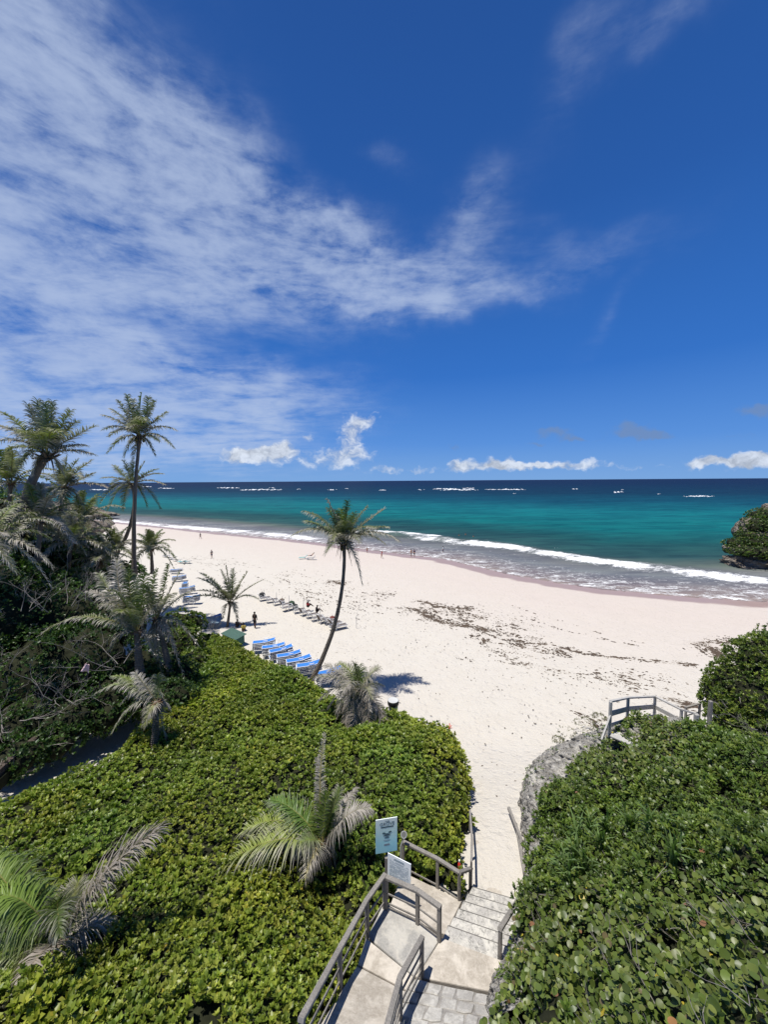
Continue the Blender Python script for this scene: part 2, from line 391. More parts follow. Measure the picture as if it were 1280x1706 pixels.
# seaweed wrack lines (kept for scattering later)
def gp(l, z=0): return [tuple(G(x, y, z))[:2] for x, y in l]
def sand_mat():
    m, t, b = newmat('beach_sand'); p = geo_pos(t); s_ = attr(t, 'shore')
    n = t.noise(p, 0.13, 5, 0.6, 0.4); n2 = t.noise(p, 0.8, 6, 0.65); n3 = t.noise(p, 14, 4, 0.7)
    sh = t.math('ADD', s_, t.math('MULTIPLY', t.math('SUBTRACT', n, 0.5), 6.0))
    c = t.mix(t.maprange(sh, -34, -12), (0.53, 0.492, 0.43), (0.52, 0.455, 0.40))      # cream above, pinkish towards the sea
    c = t.mix(t.maprange(n2, 0.42, 0.62, 0, 0.22), c, (0.47, 0.42, 0.35))
    c = t.mix(t.maprange(n3, 0.55, 0.75, 0, 0.25), c, (0.43, 0.37, 0.30))
    # fine scattered wrack specks, in the strewn zones only
    wd = attr(t, 'weed'); pm = t.mapping(p, rot=(0, 0, R(32)), scale=(0.8, 2.6, 1))
    sp = t.noise(pm, 3.0, 7, 0.78, 0.5); th = t.maprange(wd, 0.0, 1.0, 0.80, 0.51)
    c = t.mix(t.maprange(t.math('SUBTRACT', sp, th), 0.0, 0.08, 0, 0.55), c, (0.15, 0.115, 0.08))
    sh2 = t.math('ADD', s_, t.math('MULTIPLY', t.math('SUBTRACT', t.noise(p, 0.35, 3), 0.5), 3.0))
    wet = t.maprange(sh2, -4.6, -3.2, smooth=True)
    c = t.mix(wet, c, (0.31, 0.22, 0.19))
    t.l.new(c, b.inputs['Base Color'])
    t.l.new(t.maprange(wet, 0, 1, 0.95, 0.38), b.inputs['Roughness']); b.inputs['Specular IOR Level'].default_value = 0.25
    fp = t.node('ShaderNodeTexVoronoi', feature='SMOOTH_F1'); t.l.new(p, fp.inputs['Vector']); fp.inputs['Scale'].default_value = 2.2
    h = t.math('ADD', t.math('MULTIPLY', t.maprange(fp.outputs[0], 0.0, 0.35), 0.6), t.math('ADD', t.math('MULTIPLY', t.noise(p, 6, 5, 0.6), 0.8), t.math('MULTIPLY', n3, 0.2)))
    h = t.math('MULTIPLY', h, t.maprange(wet, 0, 1, 1, 0.05))
    t.l.new(t.bump(h, 0.9, 0.13), b.inputs['Normal'])
    return m
WEED = [  # (pixel polyline, half width m, strength)
    ([(665, 1010), (700, 1016), (725, 1028), (750, 1037), (790, 1040), (815, 1050), (845, 1061), (893, 1066)], 0.38, 1.0),
    ([(685, 999), (720, 1003), (745, 1008), (790, 1008)], 0.45, 0.9), ([(690, 1006), (712, 1020), (735, 1026), (760, 1030), (785, 1034)], 1.3, 0.5),
    ([(740, 1014), (770, 1024), (790, 1032)], 1.8, 0.8), ([(800, 1030), (850, 1050), (910, 1058)], 2.2, 0.35),
    ([(775, 1058), (800, 1060), (810, 1070)], 0.35, 0.9), ([(835, 1068), (870, 1078), (935, 1078), (960, 1090)], 0.7, 0.6),
    ([(760, 1092), (785, 1100)], 0.15, 0.9), ([(800, 1080), (850, 1095), (900, 1105), (1000, 1120), (1060, 1130), (1150, 1155)], 0.9, 0.45),
    ([(900, 1068), (960, 1082), (1060, 1094), (1165, 1104)], 0.22, 0.8), ([(1155, 1066), (1172, 1072), (1190, 1082), (1205, 1090)], 0.55, 1.6),
    ([(1176, 1070), (1215, 1062), (1285, 1055)], 0.45, 0.9), ([(1190, 1094), (1205, 1097)], 0.2, 1.0), ([(1090, 1162), (1130, 1170), (1165, 1176)], 0.28, 1.3),
    ([(545, 972), (560, 966), (578, 972)], 0.5, 0.9), ([(440, 955), (500, 968), (560, 985), (640, 1000)], 3.2, 0.22), ([(480, 985), (560, 1000), (640, 1020)], 1.6, 0.25),
    ([(1000, 1140), (1060, 1150), (1150, 1165)], 1.8, 0.4), ([(930, 1180), (975, 1200), (1000, 1215)], 0.6, 0.35), ([(300, 930), (420, 948)], 2.5, 0.2),
    ([(615, 985), (650, 992)], 1.0, 0.4), ([(860, 1020), (960, 1050), (1080, 1075)], 0.15, 0.3), ([(840, 1000), (1000, 1050), (1120, 1075)], 0.15, 0.25)]
WEEDW = [(gp(l), hw, st) for l, hw, st in WEED]
wz = np.zeros_like(X)
for pts, hw, st in WEEDW:
    d, _ = pl_dist(X, Y, pts); wz = np.maximum(wz, np.exp(-(d / (hw * 1.6 + 0.9)) ** 2) * min(1, st * 0.75 + 0.15))
zone = inside(X, Y, gp([(250, 930), (450, 945), (680, 985), (800, 1000), (960, 1040), (1180, 1060), (1280, 1055), (1280, 1100), (1160, 1160), (1020, 1150), (880, 1110), (760, 1085), (640, 1040), (440, 990), (300, 960)]))
wz = np.maximum(wz, np.where(zone, 0.42, 0.0))
beach = link('beach', mesh_from('beach', np.stack([X, Y, Z], 1), Fq, sand_mat(), True, attrs={'shore': s, 'weed': wz}), kind='structure')

# ---- sea
X, Y, Fq = polar(-58, 58, 560, 42, 60000, 430)
s = offshore(X, Y); rr = np.hypot(X, Y)
B1 = gp([(695, 897), (760, 904), (850, 912), (920, 925), (1000, 938), (1100, 950), (1200, 962), (1300, 974)], SEA)
B2 = gp([(575, 889), (610, 886), (660, 888), (742, 896)], SEA)
B3 = gp([(170, 866), (230, 872), (300, 878), (380, 884), (470, 891), (540, 900)], SEA)
B4 = gp([(700, 899), (725, 897), (760, 899)], SEA)
def fg(pts, w_, ends=0.06):
    d, a = pl_dist(X, Y, pts); e = sstep(0, ends, a) * sstep(1, 1 - ends, a)
    return np.exp(-(d / w_) ** 2) * (0.25 + 0.75 * e), d, a
f1, d1, a1 = fg(B1, 2.9, 0.04); f2, d2, _ = fg(B2, 3.0); f3, d3, _ = fg(B3, 4.6)
lump_ = 0.38 + 0.95 * (fbm(X / 5.0, Y / 3.5, 3, 61) + 0.5); f1 = f1 * lump_; f2 = f2 * lump_; f3 = f3 * lump_
off1, _ = pl_dist(X, Y, [(p[0], p[1] + 2.2) for p in B1])
f1b = np.exp(-(off1 / 6.0) ** 2) * .62 * (0.7 + fbm(X / 9, Y / 5, 3, 66))
foam = np.maximum.reduce([f1 * 1.15, f2 * 1.1, f3 * 1.1, f1b])
# lacy wash between the breaker and the sand
wash = np.where((s > 0), np.exp(-(s / 17.0) ** 2), 0) * 0.60
edge = np.exp(-((s - 1.0) / 0.9) ** 2) * 0.8
foam = np.maximum.reduce([foam, wash, edge])
sw = sstep(0, 30, s) * np.exp(-rr / 900)
Zs = SEA + 0.10 * sw * np.sin((s * 0.33 + fbm(X / 25, Y / 25, 3, 5) * 6)) + fbm(X / 2.6, Y / 1.5, 4, 21) * 0.34 * sw + fbm(X / 7.0, Y / 4.0, 3, 31) * 0.40 * sw
Zs += 0.55 * np.exp(-(off1 / 2.6) ** 2) * sstep(0, 0.1, a1) * (0.55 + 0.9 * (fbm(X / 6, Y / 6, 3, 8) + 0.5)) + 0.4 * np.exp(-(d2 / 3.0) ** 2)
Zs += np.clip(foam, 0, 1) * (fbm(X / 0.8, Y / 0.8, 3, 77)) * 0.22
Zs = np.where(s < 8, np.maximum(Zs, SEA - 0.2 + 0.0), Zs)
Zs = np.where(s < -0.5, SEA - 0.35, Zs)
def sea_mat():
    m, t, b = newmat('sea_water'); p = geo_pos(t); s_ = attr(t, 'shore'); fm = attr(t, 'foam')
    n = t.noise(t.mapping(p, scale=(0.35, 1, 1)), 0.02, 5, 0.6, 0.6); n2 = t.noise(t.mapping(p, scale=(0.3, 1, 1)), 0.25, 5, 0.6, 0.4)
    nb = t.noise(t.mapping(p, scale=(0.25, 1, 1)), 0.006, 5, 0.6, 0.5)
    amp = t.maprange(s_, 0, 300, 9, 330)
    x = t.math('ADD', s_, t.math('MULTIPLY', t.math('SUBTRACT', nb, 0.5), amp))
    lg = t.math('DIVIDE', t.math('LOGARITHM', t.math('MAXIMUM', x, 1.0), 10), 4.0)     # 0..1 for 1 m..10 km
    import math as _m
    L = lambda v: _m.log10(v) / 4
    c = t.ramp(lg, [(L(1.1), (.25, .195, .17)), (L(5), (.20, .17, .165)), (L(12), (.175, .185, .185)), (L(18), (.16, .165, .158)), (L(23), (.10, .125, .105)), (L(31), (.03, .085, .08)), (L(50), (.013, .070, .070)),
                    (L(78), (.006, .125, .125)), (L(150), (.006, .130, .145)), (L(240), (.004, .065, .10)), (L(450), (.004, .032, .064)), (L(1500), (.004, .020, .056)), (L(9000), (.004, .016, .052))])
    c = t.mix(t.maprange(n2, 0.42, 0.60, 0, 0.55), c, t.mix(1.0, c, (0.5, 0.5, 0.62), 'MULTIPLY'))
    n4 = t.noise(t.mapping(p, scale=(0.22, 1, 1)), 0.07, 6, 0.7, 0.3); c = t.mix(t.maprange(n4, 0.44, 0.60, 0, 0.5), c, t.mix(1.0, c, (0.6, 0.58, 0.7), 'MULTIPLY'))
    c = t.mix(t.maprange(n, 0.4, 0.65, 0, 0.28), c, t.mix(1.0, c, (0.55, 0.7, 0.8), 'MULTIPLY'))
    na = t.noise(t.mapping(p, rot=(0, 0, R(-20)), scale=(0.6, 1.3, 1)), 0.55, 8, 0.72, 0.9); nf = t.noise(p, 2.6, 6, 0.75, 0.6)
    mixn = t.math('ADD', t.math('MULTIPLY', na, 0.6), t.math('MULTIPLY', nf, 0.4))
    f = t.maprange(t.math('ADD', fm, t.math('MULTIPLY', t.math('SUBTRACT', mixn, 0.5), 3.8)), 0.46, 1.05, 0, 1, True)
    c = t.mix(f, c, (0.80, 0.80, 0.79))
    df = t.node('ShaderNodeBsdfDiffuse'); t.l.new(c, df.inputs[0]); gl = t.node('ShaderNodeBsdfGlossy'); gl.inputs['Roughness'].default_value = .25; mx = t.node('ShaderNodeMixShader')
    lw = t.node('ShaderNodeLayerWeight'); lw.inputs[0].default_value = .35; t.l.new(t.math('MULTIPLY', t.maprange(lw.outputs['Facing'], .4, 1, .02, .085), t.math('SUBTRACT', 1.0, f)), mx.inputs[0])
    t.l.new(df.outputs[0], mx.inputs[1]); t.l.new(gl.outputs[0], mx.inputs[2]); t.l.new(mx.outputs[0], t.n['Material Output'].inputs[0])
    w1 = t.noise(t.mapping(p, scale=(0.55, 1.5, 1)), 0.5, 6, 0.62, 0.5); w2 = t.noise(t.mapping(p, scale=(0.5, 1.4, 1)), 0.06, 4, 0.6, 0.5)
    h = t.math('ADD', t.math('MULTIPLY', w1, 0.35), t.math('MULTIPLY', w2, 1.8)); h = t.math('ADD', h, t.math('MULTIPLY', f, 0.08))
    bn = t.bump(h, 1.0, 1.0); t.l.new(bn, df.inputs['Normal']); t.l.new(bn, gl.inputs['Normal'])
    return m
sea = link('sea', mesh_from('sea', np.stack([X, Y, Zs], 1), Fq, sea_mat(), True, attrs={'shore': s, 'foam': foam}), kind='structure')
# sea bed beyond the beach sheet is never seen; white water where the swell breaks on the reef
M['foam'] = simple('white_surf', (0.66, 0.68, 0.70), 0.85, 0.2, 0.1, 0.5)
mb = MB()
for (xa, xb, yy, th) in [(362, 400, 813, 1.6), (398, 470, 816, 2.2), (450, 458, 813, 1.2), (546, 560, 816, 1.6), (494, 499, 815, 1.5), (574, 580, 814, 1.2), (629, 645, 817, 1.6), (722, 760, 814.5, 2.0), (735, 796, 816, 2.6),
                         (772, 792, 813.5, 1.6), (808, 832, 815.5, 1.2), (828, 876, 815.5, 2.0), (697, 706, 816, 1.4), (953, 964, 814.5, 1.6), (1022, 1038, 820, 2.6), (1034, 1040, 816, 1.2), (1138, 1192, 827, 1.9), (1150, 1180, 826, 1.2),
                         (236, 252, 811, 1.2), (150, 182, 816, 1.6), (265, 290, 813.5, 1.6), (215, 228, 814, 1.0), (855, 861, 822, 1.0), (1095, 1103, 823, 0.8), (925, 931, 913, 0.8)]:
    n = max(4, int((xb - xa) / 2.2)); D0 = 16.5 * F / (yy - 801.5 + 0.007 * 0)
    for i in range(n):
        u = (i + .5) / n; px = xa + (xb - xa) * u + random.uniform(-2, 2); e = 1 - abs(2 * u - 1) ** 3
        q = G(px, yy + random.uniform(-.35, .35) * th, SEA)
        r1 = (xb - xa) / n * q.y / F * 1.7; hh = th * q.y / F * 0.34 * (0.30 + e) * random.uniform(.75, 1.1)
        dd = r1 * random.uniform(.8, 1.2)
        V = [(q.x, q.y, SEA + hh)]
        for k in range(7):
            a = 2 * math.pi * k / 7; V.append((q.x + math.cos(a) * r1 * random.uniform(.7, 1.2), q.y + math.sin(a) * dd, SEA - 0.5))
        mb.add(V, [(0, 1 + k, 1 + (k + 1) % 7) for k in range(7)])
mb.build('reef_surf', M['foam'], kind='stuff', label='white water where the swell breaks on the reef far out', cat='surf')

# ---- seaweed strewn along the beach (real flakes of wrack)
def flakes(n_tot):
    V = []; Fs = []; k = 0
    wts = []
    for pts, hw, st in WEEDW:
        L = sum(math.dist(pts[i], pts[i+1]) for i in range(len(pts)-1)); wts.append(L * math.sqrt(hw) * st)
    tot = sum(wts); out = []
    for (pts, hw, st), w_ in zip(WEEDW, wts):
        n = int(n_tot * w_ / tot); seg = [math.dist(pts[i], pts[i+1]) for i in range(len(pts)-1)]; cs = np.cumsum([0] + seg)
        u = rng.uniform(0, cs[-1], n); i = np.clip(np.searchsorted(cs, u) - 1, 0, len(seg) - 1); tt = (u - cs[i]) / np.array(seg)[i]
        A = np.array(pts)[i]; B = np.array(pts)[i + 1]; dxy = (B - A) / np.linalg.norm(B - A, axis=1)[:, None]
        o = rng.normal(0, hw * 1.0, n) + fbm(u / 1.3, u * 0 + hw * 7, 3, 4) * hw * 1.6
        nn_ = vnoise(u / 0.55, o / 0.14, 5) * .6 + vnoise(u / 2.2, o / 0.6, 15) * .4; keep = rng.random(n) < sstep(0.54 - .14 * min(st, 1.4), 0.86 - .14 * min(st, 1.4), nn_)
        xy = A + (B - A) * tt[:, None] + np.stack([-dxy[:, 1], dxy[:, 0]], 1) * o[:, None]
        out.append(np.concatenate([xy, np.arctan2(dxy[:, 1], dxy[:, 0])[:, None] + rng.normal(0, .45, n)[:, None]], 1)[keep])
    return np.concatenate(out)
fl = flakes(42000); n = len(fl); L = rng.gamma(1.3, 0.045, n) + 0.025; Wd = L * rng.uniform(.2, .5, n)
gz = ground_z(fl[:, 0], fl[:, 1]) + 0.02
ang = np.linspace(0, 2 * np.pi, 6)[:-1]
vx = np.cos(ang)[None] * L[:, None] * rng.uniform(.6, 1.2, (n, 5)); vy = np.sin(ang)[None] * Wd[:, None] * rng.uniform(.5, 1.3, (n, 5))
ca, sa = np.cos(fl[:, 2])[:, None], np.sin(fl[:, 2])[:, None]
ring = np.stack([fl[:, 0:1] + vx * ca - vy * sa, fl[:, 1:2] + vx * sa + vy * ca, np.repeat(gz[:, None], 5, 1)], -1)
top = np.stack([fl[:, 0], fl[:, 1], gz + 0.03 + Wd * 0.35], -1)[:, None]
V = np.concatenate([ring, top], 1).reshape(-1, 3)
b0 = np.arange(n)[:, None, None] * 6; tri = np.array([(k, (k + 1) % 5, 5) for k in range(5)])[None]
M['weed'] = simple('dried_seaweed', (0.085, 0.063, 0.047), 0.9, 0.15, 0.4, 3.0)
link('seaweed', mesh_from('seaweed', V, (b0 + tri).reshape(-1, 3), M['weed']), kind='stuff', label='dark dried seaweed strewn in long streaks over the sand', cat='seaweed')

# leaf litter and crumbs of wrack blown over the dry sand
n = 2000; lx = rng.uniform(-9, 16, n); ly = rng.uniform(12, 46, n); g_ = vnoise(lx / 2.5, ly / 2.5, 71); k = (rng.random(n) < sstep(.35, .8, g_) * .8 + .12); lx, ly = lx[k], ly[k]; n = len(lx); lz = ground_z(lx, ly) + .03
a = rng.uniform(0, 6.28, n); r_ = rng.uniform(.02, .07, n); V = np.stack([np.stack([lx + np.cos(a + q) * r_ * m_, ly + np.sin(a + q) * r_ * m_, lz + h_], -1) for q, m_, h_ in ((0, 1.6, 0), (1.8, .6, .012), (3.1, 1.4, .0), (4.6, .6, .015))], 1).reshape(-1, 3)
link('leaf_litter', mesh_from('leaf_litter', V, (np.arange(n)[:, None, None] * 4 + np.array([(0, 1, 2), (0, 2, 3)])[None]).reshape(-1, 3), M['weed']), kind='stuff', label='small brown leaves and crumbs scattered over the dry sand', cat='litter')
# ------------------------------------------------------------------ leaf builder
KITE = (np.array([(0, 0, 0), (.5, -.5, .06), (1, 0, -.06), (.5, .5, .06)]), np.array([(0, 1, 2), (0, 2, 3)]))
OVAL = (np.array([(0, 0, 0), (.3, -.38, .05), (.68, -.48, .07), (1, 0, -.1), (.68, .48, .07), (.3, .38, .05), (.5, 0, 0)]),
        np.array([(0, 1, 6), (1, 2, 6), (2, 3, 6), (3, 4, 6), (4, 5, 6), (5, 0, 6)]))
STRAP = (np.array([(0, -.5, 0), (0, .5, 0), (.35, -.5, .16), (.35, .5, .16), (.7, -.42, .2), (.7, .42, .2), (1, 0, .08)]),
         np.array([(0, 2, 3), (0, 3, 1), (2, 4, 5), (2, 5, 3), (4, 6, 5)]))
HEX = (OVAL[0][:6], np.array([(0, 1, 5), (1, 2, 5), (2, 4, 5), (2, 3, 4)]))
ROUND = (np.array([(0, 0, 0)] + [(.5 - .5 * math.cos(a), .52 * math.sin(a), .07 * abs(math.sin(a))) for a in np.linspace(0.45, 2 * math.pi - .45, 9)] + [(.5, 0, -.03)]),
         np.array([(k, k + 1, 10) for k in range(9)] + [(9, 0, 10)]))
def nrmz(v): return v / (np.linalg.norm(v, axis=-1, keepdims=True) + 1e-9)
def leaves(org, dr, up, L, Wd, col, tpl=KITE):
    tv, tf = tpl; dr = nrmz(dr); sd_ = nrmz(np.cross(dr, up)); nm = np.cross(sd_, dr)
    V = org[:, None] + dr[:, None] * (tv[None, :, 0:1] * L[:, None, None]) + sd_[:, None] * (tv[None, :, 1:2] * Wd[:, None, None]) + nm[:, None] * (tv[None, :, 2:3] * L[:, None, None])
    n, k = len(org), len(tv)
    Fs = (np.arange(n)[:, None, None] * k + tf[None]).reshape(-1, 3)
    return V.reshape(-1, 3), Fs, np.repeat(col, k, 0)
def cat_(parts):
    V = []; Fs = []; C = []; o = 0
    for v, f, c in parts: V.append(v); Fs.append(f + o); C.append(c); o += len(v)
    return np.concatenate(V), np.concatenate(Fs), np.concatenate(C)
def rosettes(pts, nrm, size, K, pal, spread=1.0, tpl=KITE, wfac=0.5, young=0.15):
    """K leaves round a shoot at every point"""
    n = len(pts); ax = nrmz(nrm)
    t1 = nrmz(np.cross(ax, rng.normal(size=(n, 3)))); t2 = np.cross(ax, t1)
    base = pal[rng.integers(0, len(pal), n)] * rng.uniform(.72, 1.22, (n, 1))
    parts = []
    for k in range(K):
        a = k * 2.39996 + rng.uniform(-.3, .3, n); tilt = 0.15 + 0.95 * (k + 0.5) / K + rng.normal(0, .12, n)
        rad = np.cos(a)[:, None] * t1 + np.sin(a)[:, None] * t2
        d = ax * np.cos(tilt)[:, None] + rad * np.sin(tilt)[:, None] * spread
        L = size * rng.uniform(.75, 1.2, n) * (0.65 + 0.35 * k / K)
        c = base * rng.uniform(.85, 1.15, (n, 1)) * (1.15 - 0.3 * k / K)
        parts.append(leaves(pts + rad * size[:, None] * .05, d, ax + rad * .001, L, L * wfac * rng.uniform(.8, 1.1, n), c, tpl))
    return cat_(parts)
NAU = np.array([(0.17, 0.225, 0.03), (0.20, 0.25, 0.036), (0.14, 0.195, 0.028), (0.23, 0.265, 0.05), (0.12, 0.17, 0.027)])
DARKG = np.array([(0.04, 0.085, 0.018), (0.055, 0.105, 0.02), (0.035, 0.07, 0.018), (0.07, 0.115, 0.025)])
MIXG = np.array([(0.09, 0.14, 0.02), (0.12, 0.18, 0.026), (0.065, 0.11, 0.018), (0.155, 0.20, 0.034), (0.10, 0.145, 0.035)])

def hfield(poly, ctrl, cell, lump=0.3, seed=0, hedge=0.0, base=None, p=3.0):
    """height field of a canopy inside a world polygon -> grid arrays; the rim drops to the ground"""
    px = np.array([q[0] for q in poly]); py = np.array([q[1] for q in poly])
    xs = np.arange(px.min(), px.max() + cell, cell); ys = np.arange(py.min(), py.max() + cell, cell)
    X, Y = np.meshgrid(xs, ys)
    xw = X + fbm(X / 1.3, Y / 1.3, 4, seed + 50) * 1.7; yw = Y + fbm(X / 1.3, Y / 1.3, 4, seed + 60) * 1.7
    ins = inside(xw, yw, poly); d, _ = pl_dist(xw, yw, poly, True); d = np.where(ins, d, -d)
    Z = idw(X, Y, ctrl, p)
    Z = Z + fbm(X / 1.9, Y / 1.9, 3, seed) * lump * 2.2 + fbm(X / 0.55, Y / 0.55, 3, seed + 9) * lump * 1.0
    if hedge:
        g = ground_z(X, Y) if base is None else base(X, Y)
        k = np.sqrt(np.clip(1 - (1 - np.clip(d / hedge, 0, 1)) ** 2, 0, 1))
        Z = np.where(Z > g, g + (Z - g) * (0.02 + 0.98 * k), Z)
    return X, Y, Z, d > -0.05
def grid_mesh(X, Y, Z, mask, drop=0.0):
    ny, nx = X.shape; i = np.arange(ny * nx).reshape(ny, nx)
    q = mask[:-1, :-1] & mask[:-1, 1:] & mask[1:, 1:] & mask[1:, :-1]
    Fq = np.stack([i[:-1, :-1], i[:-1, 1:], i[1:, 1:], i[1:, :-1]], -1)[q]
    V = np.stack([X.ravel(), Y.ravel(), Z.ravel() - drop], 1)
    used = np.unique(Fq); mp = np.full(len(V), -1); mp[used] = np.arange(len(used))
    return V[used], mp[Fq]
def sample(V, Fq, dens, dfn=None, extra=0.0):
    a, b, c, d = (V[Fq[:, k]] for k in range(4))
    cr = np.cross(c - a, d - b); ar = np.linalg.norm(cr, axis=1) / 2; n = nrmz(cr)
    w_ = ar * dens
    if dfn is not None: w_ = w_ * dfn((a + c) / 2)
    cnt = rng.poisson(w_); idx = np.repeat(np.arange(len(Fq)), cnt); m = len(idx)
    u = rng.random((m, 1)); v = rng.random((m, 1))
    p = (a[idx] * (1 - u) + b[idx] * u) * (1 - v) + (d[idx] * (1 - u) + c[idx] * u) * v
    return p, n[idx]
def cam_dist(p): return np.sqrt(p[:, 0] ** 2 + p[:, 1] ** 2 + (p[:, 2] - CAMZ) ** 2)
def in_view(p, m=90):
    q = (p - np.array([0, 0, CAMZ])) @ np.array(RM)   # camera space
    z = -q[:, 2]; x = q[:, 0] / z * F + CX; y = CY - q[:, 1] / z * F
    return (z > 0) & (x > -m) & (x < 1280 + m) & (y < 1706 + m) & (y > -m)
def C3(l): return [tuple(G(x, y, z)) for x, y, z in l]

# ------------------------------------------------------------------ left hedge (low glossy shrubs)
HL_POLY = C3([(345, 1045, 1.2), (385, 1062, 1.2), (425, 1090, 1.2), (470, 1112, 1.2), (520, 1142, 1.2), (565, 1175, 1.2), (620, 1192, 1.2), (680, 1195, 1.2), (735, 1215, 1.3), (770, 1240, 1.4), (794, 1272, 1.5), (797, 1330, 1.7),
              (785, 1395, 1.9), (782, 1470, 1.9), (755, 1490, 2.1), (700, 1462, 2.4), (660, 1440, 2.7), (640, 1500, 3.0), (605, 1560, 3.1), (572, 1620, 3.4), (535, 1706, 4.0), (520, 1800, 4.4)]) + \
          [(-2.2, 4.4, 0), (-15, 4.4, 0), (-16, 9.5, 0)] + C3([(-120, 1420, 2.4), (0, 1352, 2.2), (90, 1305, 2.1), (200, 1248, 1.9), (245, 1225, 1.8), (290, 1165, 1.5), (325, 1120, 1.3), (330, 1070, 1.2)])
HL_CTRL = C3([(345, 1052, 1.5), (440, 1090, 1.7), (380, 1110, 2.1), (520, 1150, 1.9), (560, 1190, 2.0), (700, 1195, 2.0), (765, 1240, 2.4), (790, 1300, 2.6), (770, 1380, 3.0), (700, 1380, 3.2), (660, 1350, 3.2), (640, 1280, 2.8), (400, 1200, 2.6), (300, 1230, 2.6),
              (200, 1290, 2.7), (100, 1350, 2.9), (0, 1400, 3.1), (350, 1400, 3.3), (500, 1320, 3.1), (200, 1550, 4.0), (60, 1480, 3.8), (450, 1560, 3.9), (600, 1440, 3.2), (300, 1706, 4.7), (0, 1706, 4.9), (480, 1706, 4.6), (560, 1600, 3.7), (640, 1420, 3.1), (590, 1500, 3.2), (730, 1420, 2.9)])
X, Y, Z, mask = hfield(HL_POLY, HL_CTRL, 0.16, 0.24, 3, 1.3)
# a hollow in the hedge round the palm that stands beside the sign
hx, hy = G(550, 1500, 2.6)[:2]
cx3, cy3 = P(600, 1215, 20.0)[:2]
Z -= 0.8 * np.exp(-(((X - cx3) / 0.8) ** 2 + ((Y - cy3) / 0.7) ** 2))
Z -= 0.9 * np.exp(-(((X - hx) / 0.9) ** 2 + ((Y - hy) / 0.9) ** 2))
V, Fq = grid_mesh(X, Y, Z, mask)
hl = thing('hedge', 'wide bright green naupaka hedge filling the slope left of the steps', 'hedge')
link('branches', mesh_from('hedge_inside', V - np.array([0, 0, 0.28]), Fq, M['earth_shade'], True), hl)  # solid dark shell under the leaves; its colour carries the inner shade
p, nn = sample(V, Fq, 1.0, lambda c: np.clip(26000 / cam_dist(c) ** 2, 70, 230) * (vnoise(c[:, 0] / 0.3, c[:, 1] / 0.3, 12) > 0.17))
k = in_view(p, 200); p, nn = p[k], nn[k]; D = cam_dist(p)
sz = np.clip(0.10 + 0.0038 * (D - 9), 0.095, 0.17) * rng.uniform(.6, 1.35, len(p)) * (.85 + .5 * vnoise(p[:, 0] / 1.3, p[:, 1] / 1.3, 91))
p = p + nn * rng.normal(-.02, 0.09, (len(p), 1)); ax = nrmz(nn * .6 + np.array([0, 0, .7]) + rng.normal(0, .33, p.shape))
near = D < 11.5
pal = NAU
q1 = rosettes(p[near], ax[near], sz[near], 10, pal, 1.0, HEX, 0.5)
q2 = rosettes(p[~near], ax[~near], sz[~near], 8, pal, 1.0, KITE, 0.62)
print('left rosettes', near.sum(), (~near).sum())
Vl, Fl, Cl = cat_([q1, q2])
tone = (1.06 + 0.7 * fbm(Vl[:, 0] / 1.6, Vl[:, 1] / 1.6, 3, 40))[:, None]
yl = np.clip(fbm(Vl[:, 0] / 3.2, Vl[:, 1] / 3.2, 3, 44) * 2, -0.5, .8)[:, None]
Cl = Cl * tone * np.where(np.repeat(rng.random(len(Cl) // 4 + 1), 4)[:len(Cl), None] < .02, np.array([[1.5, 1.15, 1.0]]), 1.0) * (1 + yl * np.array([0.35, 0.12, -0.1]))
link('leaves', mesh_from('hedge_leaves', Vl, Fl, M['leaf'], False, Cl), hl, kind='stuff')
# bare twigs showing through
def twigs(name, pts, nrm, L, parent=None, mat=None, r=0.006, seg=3, fork=True, **kw):
    mb = MB()
    for q, n_, l in zip(pts, nrm, L):
        d = Vector(nrmz(n_ + rng.normal(0, .6, 3))); cur = Vector(q); P_ = [cur.copy()]
        for _ in range(seg):
            d = (d + Vector(rng.normal(0, .35, 3))).normalized(); cur = cur + d * l / seg; P_.append(cur.copy())
        mb.tube(P_, [r * (1 - .7 * i / seg) for i in range(seg + 1)], 3, False)
        if fork:
            c2 = P_[1]; d2 = (d + Vector(rng.normal(0, .8, 3))).normalized(); mb.tube([c2, c2 + d2 * l * .35, c2 + d2 * l * .6 + Vector(rng.normal(0, .08, 3)) * l], [r * .7, r * .5, r * .2], 3, False)
    return mb.build(name, mat or M['twig'], parent, **kw)
p, nn = sample(V, Fq, 1.0, lambda c: np.where(cam_dist(c) < 22, 1.6, 0.4) * (vnoise(c[:, 0] / 0.9, c[:, 1] / 0.9, 19) > 0.68))
k = in_view(p); twigs('twigs', p[k] - nn[k] * .12, nn[k] * .4 + np.array([0, 0, .4]), rng.uniform(.18, .42, k.sum()), hl, kind='stuff')

